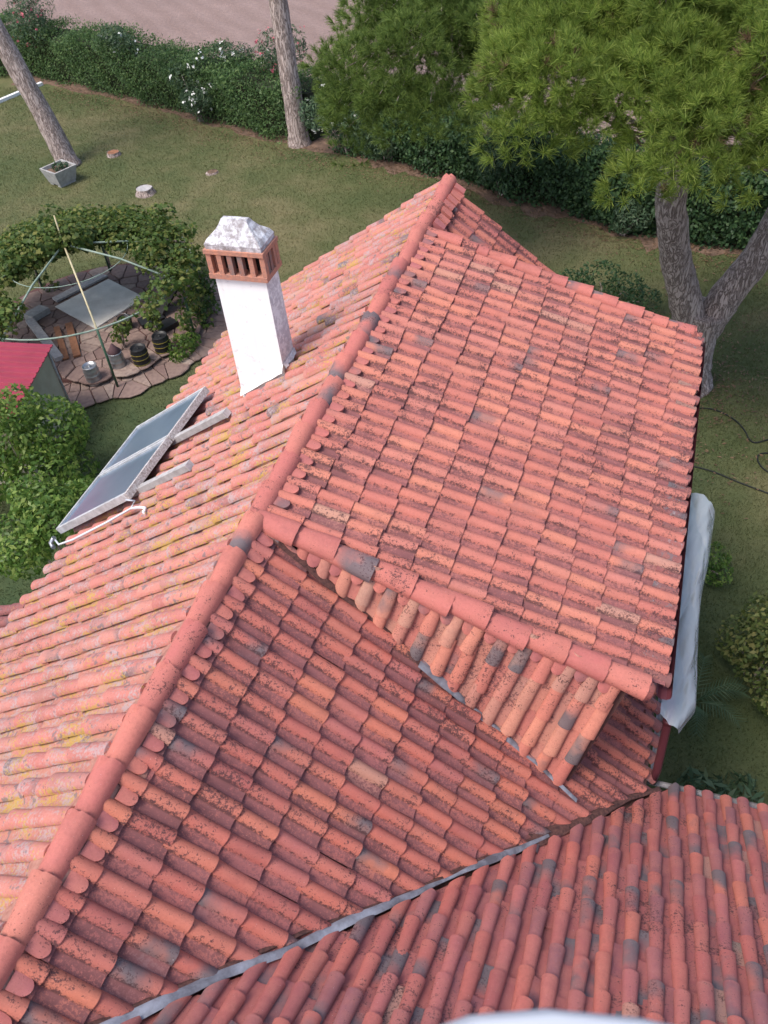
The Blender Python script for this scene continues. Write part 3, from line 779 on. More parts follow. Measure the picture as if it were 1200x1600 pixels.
collector(4.84, 5.87, 'solar panel nearer the lower left roof corner, with white pipe below')
collector(5.89, 6.92, 'solar panel farther up the eave, nearer the white chimney')
def rail(y0, d0, y1, d1_, lab):
    a = FS @ Vector((y0, d0, .03)); b = FS @ Vector((y1, d1_, .03)); d = (b-a).normalized()
    M = frame(a, d, FS.to_3x3() @ Vector((0, 0, 1)))
    g = Geo().box(-.045, .045, 0, (b-a).length, -.03, .045)
    t = obj('mounting_rail', g.mesh('mounting_rail', M_timber), None, lab, 'rail', 'rails under the solar panels', None, M)
    g = Geo().box(-.05, .05, -.004, .012, -.035, .05); obj('end_cap', g.mesh('end_cap', M_alu), t, M=M)
rail(5.0, 1.50/math.cos(aL), 5.06, 3.0/math.cos(aL), 'grey mounting rail sticking out above the nearer solar panel')
rail(5.93, 1.48/math.cos(aL), 6.0, 3.0/math.cos(aL), 'grey mounting rail sticking out beside the chimney foot')
PS = lambda y, x, z: FL @ Vector((y, x/math.cos(aL), z))
g = Geo().tube([PS(4.74, 3.62, .16), PS(4.64, 3.5, .13), PS(4.60, 3.2, .125), PS(4.62, 2.6, .125), PS(4.66, 2.2, .13), PS(4.72, 2.15, .17), PS(4.78, 2.3, .2)], .013, 7)
pp = obj('white_pipe', g.mesh('white_pipe', M_cope), None, 'white plastic pipe looping under the nearer solar panel', 'pipe')
g = Geo().tube([PS(4.66, 2.2, .13), PS(4.58, 2.0, .13), PS(4.50, 1.86, .13), PS(4.42, 1.84, .125)], .016, 7); obj('loose_end', g.mesh('loose_end', M_white), pp)
g = Geo().tube([PS(4.78, 3.66, .18), PS(4.76, 3.75, .15), PS(4.70, 3.7, .1)], .03, 8); obj('valve', g.mesh('valve', M_steel), pp)

# ------------------------------------------------------------------ plastic sheet by the right eave
g = Geo(); NA, NB = 110, 26; vs = []
for i in range(NA+1):
    s = i/NA; y = 6.42-2.72*s
    for j in range(NB+1):
        u = j/NB
        wd = .30+.02*math.sin(s*9)+(.05*math.exp(-((s-.0)/.12)**2))-.26*max(0, s-.88)*4
        a = u*1.55
        x = 3.60+wd*math.sin(min(a, math.pi/2))+.01*math.sin(17*s+5*u); z = ZC-1.72-.30*s-.12*u-(.55*max(0, u-.55)**1.2)*(1-.3*s)
        x += .008*math.sin(13*s*(1+.3*u)+9*u); z += .040*abs(math.sin(5*s+3.1*u+.6*math.sin(9*s)))**.6+.028*abs(math.sin(11*s-6*u+.8*math.sin(5*s)))**.7+.012*abs(math.sin(27*s+13*u))+J(.001)
        vs.append((x, y+.03*math.sin(7*u+20*s), z))
g.add(vs, [(i*(NB+1)+j, (i+1)*(NB+1)+j, (i+1)*(NB+1)+j+1, i*(NB+1)+j+1) for i in range(NA) for j in range(NB)])
obj('plastic_sheet', g.mesh('plastic_sheet', M_sheet), None, 'crumpled translucent plastic sheet hanging beside the right eave gutter', 'plastic sheet')

# ------------------------------------------------------------------ vegetation helpers
def unit(n):
    v = rng.normal(size=(n, 3)); return v/np.linalg.norm(v, axis=1)[:, None]
def leaves(P, Nrm, size, aspect=.5, name='foliage', mat=None, tilt=.6, droop=0.):
    """one folded quad per leaf: P centres, Nrm preferred facing"""
    n = len(P); N_ = Nrm+tilt*rng.normal(size=(n, 3)); N_ /= np.linalg.norm(N_, axis=1)[:, None]
    a = np.cross(N_, unit(n)); a /= np.linalg.norm(a, axis=1)[:, None]+1e-9
    a[:, 2] -= droop; a /= np.linalg.norm(a, axis=1)[:, None]
    b = np.cross(N_, a); s = (size*(.6+.8*rng.random(n)))[:, None]
    v = np.stack([P-a*s*.5, P+b*s*aspect*.5+N_*s*.06, P+a*s*.5, P-b*s*aspect*.5+N_*s*.06], 1).reshape(-1, 3)
    return raw_mesh(name, v, np.arange(4*n), np.full(n, 4), mat)
def needles(P, D, name, mat, nn=34, L=.17, wd=.009, spread=.9):
    n = len(P); P = np.repeat(P, nn, 0); D = np.repeat(D, nn, 0)
    d = D+spread*rng.normal(size=P.shape)*.62; d /= np.linalg.norm(d, axis=1)[:, None]
    base = P+D*(rng.random(len(P))[:, None]*.10)
    l = L*(.7+.5*rng.random(len(P)))[:, None]
    s = np.cross(d, unit(len(P))); s /= np.linalg.norm(s, axis=1)[:, None]+1e-9
    tip = base+d*l; tip[:, 2] -= .015
    v = np.stack([base-s*wd*.5, base+s*wd*.5, tip+s*wd*.25, tip-s*wd*.25], 1).reshape(-1, 3)
    return raw_mesh(name, v, np.arange(len(v)), np.full(len(P), 4), mat)
def blob(P, r, n, flat=.8):
    d = unit(n); rad = r*(.65+.35*rng.random(n)**.5)[:, None]
    q = d*rad; q[:, 2] *= flat
    return P+q, d
def trunk(name, pts, rad, par, seg=14):
    # resample and roughen the outline
    P = []; Rr = []
    for i in range(len(pts)-1):
        for q in range(6):
            t = q/6; P.append(Vector(pts[i]).lerp(Vector(pts[i+1]), t)); Rr.append(rad[i]+(rad[i+1]-rad[i])*t)
    P.append(Vector(pts[-1])); Rr.append(rad[-1])
    for _ in range(2): P = [P[0]]+[(P[i-1]+P[i]*2+P[i+1])/4 for i in range(1, len(P)-1)]+[P[-1]]
    g = Geo().tube(P, Rr, seg)
    g.v = [tuple(Vector(q)+Vector((J(.012), J(.012), 0))) for q in g.v]
    return obj(name, g.mesh(name, M_bark), par)

def pine_crown(name, lobes, par, mat, tufts=46, rl=.75, nn=34, L=.17, wd=.010):
    PP = []; DD = []
    for c, s in lobes:
        n = int(tufts*s*s); d = unit(n); d[:, 2] = np.abs(d[:, 2])*1.0-.45*rng.random(n); d /= np.linalg.norm(d, axis=1)[:, None]
        q = np.array(c)+d*(rl*s*(.7+.35*rng.random(n)))[:, None]*np.array([1, 1, .7])
        dd = d+np.array([0, 0, .55]); dd /= np.linalg.norm(dd, axis=1)[:, None]
        PP.append(q); DD.append(dd)
    return obj(name, needles(np.concatenate(PP), np.concatenate(DD), name, mat, nn, L, wd), par)
def branches(src, lobes, par, r=.05, name='branch'):
    g = Geo()
    for c, s in lobes:
        a = Vector(src[int(random.random()*len(src))]); b = Vector(c)
        mid_ = a.lerp(b, .5)+Vector((J(.15), J(.15), -.1+J(.1)))
        g.tube([a, a.lerp(mid_, .6), mid_, mid_.lerp(b, .6)+Vector((0, 0, .05)), b], [r, r*.8, r*.6, r*.4, r*.2], 5, False)
    return obj(name, g.mesh(name, M_bark), par)

# ------------------------------------------------------------------ the forked pine on the right
pine = thing('pine_tree', 'large forked pine behind the right eave with dense bright green crown', 'pine tree', (3.8, 17.3, 0))
trunk('trunk', [(3.8, 17.3, -.1), (3.82, 17.3, .45), (3.85, 17.25, 1.4), (3.9, 17.25, 2.1)], [.72, .53, .46, .54], pine)
tl1 = [(3.82, 17.22, 1.3), (3.5, 17.0, 2.4), (3.14, 16.6, 3.6), (2.88, 16.1, 5.0), (2.82, 15.9, 6.2), (2.8, 16.0, 7.0)]
trunk('limb', tl1, [.38, .35, .32, .30, .27, .22], pine)
tl2 = [(3.92, 17.3, 1.3), (4.33, 17.35, 2.4), (4.82, 17.4, 3.4), (5.2, 17.5, 4.8), (5.6, 17.6, 6.6), (5.7, 17.7, 7.6)]
trunk('limb', tl2, [.38, .36, .33, .29, .25, .2], pine)
random.seed(21)
lob = []
for _ in range(200):
    a = random.random()*2*math.pi; q = math.sqrt(random.random())
    x = 3.6+4.3*q*math.cos(a); y = 15.9+3.1*q*math.sin(a)
    z = max(6.45, 6.6+2.0*math.sqrt(max(0, 1-q*q))*random.random()**.25+J(.35))+max(0, 1.7-x)*.42
    lob.append(((x, y, z), .6+.5*random.random()))
branches([tl1[-1], tl1[-2], tl2[-1], tl2[-2]], lob[::2], pine)
pine_crown('crown', lob, pine, L_pine, 62, .74, 58, .19, .0085)
dl = [lob[i] for i in range(0, len(lob), 5)]
pine_crown('dead_needles', dl, pine, L_dead, 7, .74, 30, .17, .009)
# second pine behind the house, left of it
random.seed(5)
pine2 = thing('pine_tree', 'darker pine behind the hedge whose crown hangs left of the forked pine', 'pine tree', (-3.3, 27.6, 0))
tq = [(-3.3, 27.6, -.1), (-3.3, 27.3, 2.0), (-3.2, 26.6, 4.2), (-3.3, 25.6, 6.2), (-3.7, 24.9, 7.6)]
trunk('trunk', tq, [.16, .14, .12, .11, .09], pine2, 10)
lob = []
for _ in range(140):
    a = random.random()*2*math.pi; q = math.sqrt(random.random())
    x = -3.7+2.7*q*math.cos(a); y = 22.6+2.8*q*math.sin(a)
    z = 4.5+2.9*math.sqrt(max(0, 1-q*q))*random.random()**.4+J(.45)
    lob.append(((x, y, z), .6+.55*random.random()))
branches([tq[-1], tq[-2]], lob[::2], pine2)
pine_crown('crown', lob, pine2, L_pineD, 44, .8, 46, .19, .010)
# two bare trunks on the lawn (their crowns stand above the picture)
def lawn_pine(lab, pts, rad, cc):
    t = thing('pine_tree', lab, 'pine tree', pts[0]); trunk('trunk', pts, rad, t)
    lb = []
    for _ in range(40):
        a = random.random()*2*math.pi; q = math.sqrt(random.random())
        lb.append(((cc[0]+3*q*math.cos(a), cc[1]+3*q*math.sin(a), cc[2]+1.3*math.sqrt(1-q*q)), 1.0))
    branches([pts[-1], pts[-2]], lb[::2], t); pine_crown('crown', lb, t, L_pineD, 26, .95, 26, .2, .014)
lawn_pine('bare leaning pine trunk beside the concrete planter on the lawn', [(-20.1, 27.4, -.1), (-20.2, 27.45, .3), (-20.6, 27.5, 2), (-21.4, 27.5, 5.0), (-22.3, 27.3, 8), (-22.8, 27.2, 12)], [.52, .42, .37, .36, .31, .2], (-22.8, 27.2, 11.8))
lawn_pine('tall straight pine trunk standing in front of the hedge', [(-11.4, 30.3, -.1), (-11.4, 30.3, .3), (-11.4, 30.3, 2), (-11.45, 30.4, 5), (-11.7, 30.6, 9), (-11.6, 30.8, 13)], [.50, .40, .36, .33, .28, .18], (-11.6, 30.8, 13))

# ------------------------------------------------------------------ hedges
def hedge(lab, line, h, th, mat, n, size, asp=.5, tex=.12):
    line = [Vector((*q, 0)) for q in line]
    seg = [(line[i+1]-line[i]).length for i in range(len(line)-1)]; tot = sum(seg)
    t = thing('hedge', lab, 'hedge', line[len(line)//2])
    s = rng.random(n)*tot; cum = np.concatenate([[0], np.cumsum(seg)]); ii = np.clip(np.searchsorted(cum, s)-1, 0, len(seg)-1)
    A_ = np.array([list(q) for q in line]); f = ((s-cum[ii])/np.array(seg)[ii])[:, None]
    P = A_[ii]*(1-f)+A_[ii+1]*f; d = A_[ii+1]-A_[ii]; d /= np.linalg.norm(d, axis=1)[:, None]
    out = np.stack([d[:, 1], -d[:, 0], 0*d[:, 0]], 1); out[out[:, 1] > 0] *= -1
    side = rng.random(n)
    hh = h*(1+.10*np.sin(s*.9)+.07*np.sin(s*2.3+1)+.05*np.sin(s*5.1))
    z = np.where(side < .52, rng.random(n)**.85*hh, hh); b = np.where(side < .52, 0, rng.random(n)*th); b = np.where(side > .93, th, b)
    z = np.where(side > .93, rng.random(n)*hh, z)
    z = z-np.where((side >= .52) & (side <= .93), .35*np.abs(b/th-.5)**2*2, 0)
    bul = .18*np.sin(z*2.2+s*1.7)+.14*np.sin(s*3.1+z*3.7)-.10*(z < .3)
    q = P+out*(bul-b)[:, None]*1.0; q[:, 2] = z
    q += rng.normal(size=q.shape)*tex
    q[:, 2] = np.maximum(q[:, 2], .03)
    nr = np.where((side < .52)[:, None], out+np.array([0, 0, .5]), np.array([[0, 0, 1.]])+0*out)
    obj('foliage', leaves(q, nr, size, asp, 'foliage', mat, .7), t)
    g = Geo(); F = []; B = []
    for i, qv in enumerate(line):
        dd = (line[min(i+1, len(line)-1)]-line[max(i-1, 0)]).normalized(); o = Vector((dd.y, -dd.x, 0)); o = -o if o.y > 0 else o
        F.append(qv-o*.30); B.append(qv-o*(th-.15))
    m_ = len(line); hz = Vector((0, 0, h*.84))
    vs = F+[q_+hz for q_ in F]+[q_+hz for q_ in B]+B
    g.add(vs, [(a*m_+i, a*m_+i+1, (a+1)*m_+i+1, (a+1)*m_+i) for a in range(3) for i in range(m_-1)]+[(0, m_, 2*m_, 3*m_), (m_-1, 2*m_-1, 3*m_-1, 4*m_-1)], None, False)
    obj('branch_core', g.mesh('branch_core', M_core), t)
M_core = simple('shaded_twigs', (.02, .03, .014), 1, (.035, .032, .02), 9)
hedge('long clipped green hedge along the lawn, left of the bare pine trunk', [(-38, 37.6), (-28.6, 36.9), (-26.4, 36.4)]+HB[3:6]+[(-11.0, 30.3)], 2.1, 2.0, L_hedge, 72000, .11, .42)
hedge('dark leafy hedge under the pine crowns behind the roof', [(-9.6, 29.9)]+HB[6:11]+[(5.67, 24.09), (13, 23.5)], 2.0, 1.7, L_hedgeD, 60000, .12, .62)

def shrub(name, lab, cat, loc, blobs, mat, size, asp, group=None, flowers=None, stems=5, tilt=.8, droop=.0, fn=60):
    t = thing(name, lab, cat, loc, group); P = []; D = []
    for c, r, n in blobs:
        q, d = blob(np.array(c)+np.array(loc), r, n); P.append(q); D.append(d)
    P = np.concatenate(P); D = np.concatenate(D); P[:, 2] = np.maximum(P[:, 2], .02)
    obj('foliage', leaves(P, D+np.array([0, 0, .4]), size, asp, 'foliage', mat, tilt, droop), t)
    for c, r, n in blobs[:max(stems, 1)]:
        b = Vector(c)+Vector(loc); a = Vector(loc)+Vector((J(.06), J(.06), -.02))
        g = Geo().tube([a, a.lerp(b, .5)+Vector((J(.06), J(.06), 0)), b], [.035, .025, .012], 6, False)
        obj('stem', g.mesh('stem', M_bark), t)
    if flowers:
        ix = rng.integers(0, len(P), fn); F = P[ix]+D[ix]*.06
        obj('flowers', leaves(np.repeat(F, 3, 0)+rng.normal(size=(fn*3, 3))*.04, np.repeat(D[ix], 3, 0), .10, .9, 'flowers', flowers, .5), t, kind='stuff')
    return t
OLG = 'oleanders growing along the hedge'
def olea(lab, x, y, h, w, n, flo=None, fn=40):
    bl = [((J(w*.4), J(w*.3), h*(.35+.6*random.random())), w*(.5+.3*random.random()), n) for _ in range(9)]
    shrub('oleander', lab, 'oleander', (x, y, 0), bl, L_olea, .17, .22, OLG, flo, 9, .8, .2, fn)
olea('tall oleander with pink flowers at the far left end of the hedge', -28.0, 37.2, 3.7, 1.3, 420, L_pflo, 60)
olea('oleander with a column of cream flowers on the long hedge front', -16.6, 32.2, 2.3, .8, 300, L_wflo, 60)
olea('tall white flowered oleander rising over the middle of the long hedge', -15.2, 33.4, 3.2, .9, 320, L_wflo, 46)
olea('oleander with dark pink flowers left of the straight pine trunk', -13.0, 32.9, 3.3, .9, 320, L_pflo, 70)
olea('oleander with white flowers just right of the straight pine trunk', -9.2, 29.6, 2.5, 1.0, 460, L_wflo, 70)
olea('plain oleander in the hedge left of the bare lawn corner', -21.4, 35.0, 2.9, .8, 280, L_wflo, 16)
olea('broad grey green oleander below the left pine crown', -7.4, 29.2, 2.1, 1.1, 460)
olea('low oleander at the hedge foot behind the ridge end', -2.7, 26.9, 1.6, .8, 320)
olea('small oleander sprouting at the hedge foot beside the forked pine', 1.5, 24.6, .9, .5, 200)

shrub('bush', 'low dark bush on the lawn behind the far eave', 'bush', (1.5, 20.6, 0), [((-.9, 0, .45), .6, 500), ((-.2, .1, .6), .7, 600), ((.5, -.1, .5), .6, 500), ((1.0, -.3, .35), .5, 400)], L_hedgeD, .10, .5)
shrub('bush', 'yellow green bush at the right edge below the plastic sheet', 'bush', (5.55, 8.8, 0), [((0, 0, .8), .6, 700), ((.3, .3, 1.1), .65, 800), ((-.3, .35, .7), .5, 600), ((.3, -.55, .6), .5, 600), ((.8, .2, 1.0), .6, 700), ((.1, .9, .8), .5, 500)], L_bush, .095, .55)
shrub('bush', 'small green shrub beside the top of the plastic sheet', 'bush', (4.7, 11.4, 0), [((0, 0, .3), .32, 380), ((.1, -.4, .25), .28, 260)], L_cit, .08, .5)
shrub('plant', 'grey green leafy plant by the corner of the wing gutter', 'plant', (4.95, 6.3, 0), [((-.2, 0, .35), .4, 120), ((.3, .1, .3), .4, 120), ((.1, -.2, .4), .3, 90)], L_olea, .24, .25)
def fern(lab, loc, n, L_):
    t = thing('palm', lab, 'palm', loc); 
    P = []; Q = []; g = Geo()
    for i in range(n):
        a = 2*math.pi*i/n+J(.2); tip = Vector((math.cos(a)*L_, math.sin(a)*L_, .25+.2*random.random()))
        pts = [Vector(loc)+Vector((tip.x*s, tip.y*s, .1+tip.z*math.sin(s*2.2))) for s in (0, .25, .5, .75, 1)]
        g.tube(pts, [.012, .01, .008, .006, .003], 4, False)
        d = Vector((-math.sin(a), math.cos(a), 0))
        for s in np.linspace(.15, 1, 14):
            b = Vector(loc)+Vector((tip.x*s, tip.y*s, .1+tip.z*math.sin(s*2.2)))
            for sg in (-1, 1):
                e = b+d*sg*.22*(1.1-s*.6)+Vector((math.cos(a), math.sin(a), -.1))*.14
                wv = Vector((math.cos(a), math.sin(a), 0))*.012
                P += [b-wv, b+wv, e+wv*.3, e-wv*.3]
    obj('frond_stem', g.mesh('frond_stem', L_olea), t)
    obj('frond', raw_mesh('frond', np.array([list(v) for v in P]), np.arange(len(P)), np.full(len(P)//4, 4), L_olea), t)
fern('small palm with feathery fronds under the plastic sheet end', (4.55, 8.1, 0), 9, .75)

# citrus trees by the left eave
def citrus(lab, loc, blobs):
    t = shrub('citrus_tree', lab, 'citrus tree', loc, blobs, L_cit, .12, .5, 'citrus trees by the left eave', None, 6)
    return t
citrus('larger citrus tree between the shed and the solar panels', (-9.6, 9.8, 0), [((0, 0, 2.1), .95, 1300), ((-.8, .4, 1.9), .9, 1200), ((.6, .6, 2.0), .85, 1200), ((.9, -.4, 1.6), .8, 1000), ((-.3, -.8, 1.7), .8, 1000), ((.3, 1.1, 1.5), .7, 800), ((-1.1, -.5, 1.5), .8, 900), ((.2, .3, 2.7), .6, 700), ((1.0, .3, 1.2), .6, 500)])
citrus('smaller citrus tree tucked under the lower left solar panel corner', (-7.3, 7.9, 0), [((0, 0, 2.3), .6, 800), ((.35, .6, 2.0), .55, 700), ((-.35, -.5, 2.0), .65, 800), ((.45, -.35, 2.5), .5, 600), ((-.1, 1.0, 1.6), .55, 600), ((-.5, .3, 2.3), .5, 500), ((.1, -1.0, 2.2), .5, 500)])

# ------------------------------------------------------------------ patio, pergola and what stands there
PC = Vector((-12.4, 17.0, 0))
patio = obj('patio', Geo().lathe([(0.01, .20), (2.85, .20), (2.88, .17), (2.88, -.02)], 48, PC).mesh('patio', M_debris), kind='structure')
patio_step = obj('patio_step', Geo().lathe([(2.75, .06), (3.62, .06), (3.65, .03), (3.65, -.02)], 48, PC).mesh('patio_step', M_debris), kind='structure')
def clip_cell(poly, p, q):
    mx_ = (p[0]+q[0])/2; my_ = (p[1]+q[1])/2; nx_ = q[0]-p[0]; ny_ = q[1]-p[1]; out = []
    for i in range(len(poly)):
        a, b = poly[i], poly[(i+1) % len(poly)]
        da = (a[0]-mx_)*nx_+(a[1]-my_)*ny_; db = (b[0]-mx_)*nx_+(b[1]-my_)*ny_
        if da <= 0: out.append(a)
        if da*db < 0: t = da/(da-db); out.append((a[0]+(b[0]-a[0])*t, a[1]+(b[1]-a[1])*t))
    return out
def stones(pts, parent, z, h, keep):
    for p in pts:
        near = sorted(pts, key=lambda q: (q[0]-p[0])**2+(q[1]-p[1])**2)[1:14]
        poly = [(p[0]+.6*math.cos(a), p[1]+.6*math.sin(a)) for a in [2*math.pi*i/12 for i in range(12)]]
        for q in near: poly = clip_cell(poly, p, q)
        if len(poly) < 3 or not keep(p): continue
        sc = [(p[0]+(x-p[0])*.94, p[1]+(y-p[1])*.94) for x, y in poly]; hh = h+.02*random.random()
        n = len(sc); g = Geo()
        top = [(PC.x+p[0]+(x-p[0])*.94, PC.y+p[1]+(y-p[1])*.94, z+hh) for x, y in sc]
        rim = [(PC.x+x, PC.y+y, z+hh*.5) for x, y in sc]; low = [(PC.x+x, PC.y+y, z-.005) for x, y in sc]
        g.add(top+rim+low, [tuple(range(n))]+[(i, n+i, n+(i+1) % n, (i+1) % n) for i in range(n)]+[(n+i, 2*n+i, 2*n+(i+1) % n, n+(i+1) % n) for i in range(n)], None, False)
        obj('stone', g.mesh('stone', M_stone), parent)
pts = []
while len(pts) < 230:
    a = random.random()*2*math.pi; q = 2.72*math.sqrt(random.random()); c_ = (q*math.cos(a), q*math.sin(a))
    if all((c_[0]-b[0])**2+(c_[1]-b[1])**2 > .062 for b in pts): pts.append(c_)
    elif random.random() < .0015: break
stones(pts, patio, .20, .035, lambda p: True)
pts = []
for _ in range(900):
    a = R(-150)+R(200)*random.random(); q = 2.98+.52*random.random(); c_ = (q*math.cos(a), q*math.sin(a))
    if all((c_[0]-b[0])**2+(c_[1]-b[1])**2 > .055 for b in pts): pts.append(c_)
stones(pts, patio_step, .06, .03, lambda p: True)

perg = thing('pergola', 'round pergola of green metal pipes over the stone patio', 'pergola', (-12.4, 16.7, 0))
QC = Vector((-12.4, 16.7, 0)); QR = 3.2; HR = 1.85; HH = 2.75
angs = [R(q) for q in (-48, 2, 38, 75, 112, 150, 188, 225, 268)]
for a in angs:
    b = QC+Vector((QR*math.cos(a), QR*math.sin(a), 0))
    pl = obj('post', Geo().tube([b, b+Vector((0, 0, HR))], .032, 8).mesh('post', M_green), perg)
rp = [QC+Vector((QR*math.cos(t), QR*math.sin(t), HR)) for t in np.linspace(0, 2*math.pi, 49)]
obj('ring_beam', Geo().tube(rp, .024, 7, False).mesh('ring_beam', M_pale), perg)
rp = [QC+Vector((1.6*math.cos(t), 1.6*math.sin(t), HR+.52)) for t in np.linspace(0, 2*math.pi, 41)]
obj('ring_beam', Geo().tube(rp, .012, 5, False).mesh('ring_beam', M_pale), perg)
for i, a in enumerate(angs):
    b = QC+Vector((QR*math.cos(a), QR*math.sin(a), HR)); hub = QC+Vector((0, 0, HH))
    md = b.lerp(hub, .5)+Vector((0, 0, .12))
    obj('rafter', Geo().tube([b, md, hub], .026, 7).mesh('rafter', M_tan if i == 0 else M_pale), perg)
obj('hub', Geo().tube([QC+Vector((0, 0, HH-.12)), QC+Vector((0, 0, HH+.12))], .05, 10).mesh('hub', M_pale), perg)
obj('finial', Geo().tube([QC+Vector((0, 0, HH)), QC+Vector((-.05, .1, HH+.75))], .02, 6).mesh('finial', M_tan), perg)
# vine
vine = thing('grape_vine', 'leafy vine trained over the back and left of the round pergola', 'vine', (-14.4, 19.0, 0))
P = []; D = []
random.seed(9)
for _ in range(560):
    a = R(random.uniform(-25, 268)); q = QR*random.uniform(.08, 1.08)
    if a < R(45) and q < 2.0 and random.random() < .8: continue
    if a < R(8) and q < 2.9: continue
    if R(228) < a and q < 2.2: continue
    zz = HR+(HH-HR)*(1-q/QR)+.12+J(.12)
    c_ = np.array([QC.x+q*math.cos(a), QC.y+q*math.sin(a), zz]); n = int(40+50*random.random())
    pq, dq = blob(c_, .34+.16*random.random(), n, .6); P.append(pq); D.append(dq)
for a in (R(38), R(75), R(150), R(188), R(225), R(22), R(2), R(55), R(12)):
    for zz in np.arange(.3, 1.9, .3):
        pq, dq = blob(np.array([QC.x+QR*math.cos(a)+J(.15), QC.y+QR*math.sin(a)+J(.15), zz]), .26, 34); P.append(pq); D.append(dq)
P = np.concatenate(P); D = np.concatenate(D)
obj('foliage', leaves(P, D+np.array([0, 0, .7]), .12, .85, 'foliage', L_vine, .6), vine)
for a in (R(38), R(75), R(112), R(150), R(188), R(225)):
    b = QC+Vector((QR*math.cos(a)*1.03, QR*math.sin(a)*1.03, 0)); hub = QC+Vector((0, 0, HH)); g = Geo()
    g.tube([b, b+Vector((J(.08), J(.08), .7)), b+Vector((J(.08), J(.08), 1.4)), b+Vector((0, 0, HR+.06)), b.lerp(hub, .35)+Vector((J(.2), J(.2), HR*.65+.1))], [.035, .03, .026, .022, .012], 6, False)
    obj('stem', g.mesh('stem', M_bark), vine)

def slab_obj(name, lab, cat, quad, z, th, mat, group=None):
    g = Geo(); n = len(quad); vs = [(x, y, z+th) for x, y in quad]+[(x, y, z) for x, y in quad]
    g.add(vs, [tuple(range(n)), tuple(reversed(range(n, 2*n)))]+[(i, n+i, n+(i+1) % n, (i+1) % n) for i in range(n)], None, False)
    return obj(name, g.mesh(name, mat), None, lab, cat, group)
slab_obj('board', 'large pale board lying flat on the patio under the pergola', 'board', [(-14.1, 17.35), (-12.2, 16.5), (-11.6, 18.3), (-13.3, 19.1)], .262, .03, M_board)
slab_obj('board', 'grey narrow board lying behind the large pale board', 'board', [(-14.2, 17.6), (-13.4, 19.25), (-13.75, 19.3), (-14.45, 17.75)], .262, .06, M_timber)
def bar(name, lab, cat, a, b, w_, th, z, mat, group=None, z2=None):
    a = Vector((*a, z)); b = Vector((*b, z if z2 is None else z2)); d = (b-a).normalized(); N = Vector((0, 0, 1)); N = (N-d*N.dot(d)).normalized()
    M = frame(a, d, N); g = Geo().box(-w_/2, w_/2, 0, (b-a).length, 0, th)
    return obj(name, g.mesh(name, mat), None, lab, cat, group, None, M)
bar('plank', 'brown plank on the patio, right one of the pair near the shed', 'plank', (-13.15, 16.6), (-11.95, 15.15), .20, .05, .262, M_wood, 'brown planks on the patio')
bar('plank', 'brown plank on the patio, left one of the pair near the shed', 'plank', (-13.4, 16.35), (-12.2, 14.98), .17, .05, .262, M_wood, 'brown planks on the patio')
bar('beam', 'grey weathered beam lying beside the red roofed shed', 'beam', (-14.4, 16.5), (-12.35, 14.9), .24, .12, .262, M_timber)
slab_obj('concrete_block', 'small pale concrete block at the left of the patio', 'block', [(-14.65, 16.6), (-14.25, 16.5), (-14.05, 17.05), (-14.45, 17.15)], .262, .18, M_conc)
KG = 'kegs on the patio step'
def keg(lab, x, y, mat, z=.1, band=None, h=.56, r=.20):
    t = thing('keg', lab, 'keg', (x, y, z), KG)
    pr = [(.01, 0.03), (r*.9, .03), (r*.92, .0), (r*.96, .0), (r*.97, .06), (r, .13), (r*1.04, .16), (r, .19), (r*1.0, h*.48), (r*1.04, h*.5), (r*1.04, h*.55), (r, h*.57), (r, h-.17), (r*1.04, h-.14), (r*.98, h-.11), (r*.94, h-.03), (r*.96, h), (r*.88, h), (r*.86, h-.06), (r*.6, h-.045), (.01, h-.04)]
    obj('body', Geo().lathe(pr, 20, (x, y, z)).mesh('body', mat), t)
    obj('valve', Geo().lathe([(.01, h-.0), (.035, h-.0), (.04, h-.045)], 10, (x, y, z)).mesh('valve', mat), t)
    if band:
        for zz in (.16, h*.53, h-.14):
            obj('band', Geo().lathe([(r*1.05, zz-.009), (r*1.065, zz), (r*1.05, zz+.009)], 20, (x, y, z)).mesh('band', band), t)
keg('shiny steel keg on the patio step, the one nearest the shed', -10.95, 14.35, M_steel)
keg('steel keg carrying a brown cone, second from the shed', -10.6, 15.05, M_steel)
keg('black keg with yellow bands, next to the coned steel keg', -10.02, 15.3, M_black, .1, M_yel, .6, .22)
keg('black keg with yellow bands beside the green bush, last of the row', -9.72, 15.95, M_black, .1, M_yel, .6, .22)
obj('funnel', Geo().lathe([(.17, 0), (.18, .02), (.09, .13), (.03, .24), (.005, .26)], 16, (-10.6, 15.05, .66)).mesh('funnel', M_cone), None, 'brown cone upside down on the steel keg', 'funnel')
bar('black_crate', 'black ribbed plastic panel leaning on the right patio edge', 'panel', (-10.75, 17.45), (-10.45, 18.15), .5, .06, .27, M_black, None, .75)
bar('black_crate', 'black plastic panel lying left of the leaning black panel', 'panel', (-10.95, 16.9), (-10.5, 17.4), .45, .12, .262, M_black)
bar('black_crate', 'black plastic panel lying nearest the black kegs', 'panel', (-10.3, 16.6), (-10.0, 17.2), .4, .14, .262, M_black)
t = thing('bucket', 'black bucket under the vine right of the pale board', 'bucket', (-11.3, 16.75, .26))
obj('body', Geo().lathe([(.01, .02), (.16, 0), (.2, .3), (.21, .31), (.19, .3), (.15, .04), (.01, .05)], 16, (-11.3, 16.75, .26)).mesh('body', M_black), t)
g = Geo().tube([Vector((-11.3+.2*math.cos(a), 16.75, .56+.16*math.sin(a))) for a in np.linspace(0, math.pi, 9)], .006, 5); obj('handle', g.mesh('handle', M_steel), t)
shrub('plant', 'young leafy plant on the patio behind the coned keg', 'plant', (-10.85, 15.8, .24), [((0, 0, .45), .28, 130), ((.1, .1, .7), .25, 110)], L_vine, .1, .7)
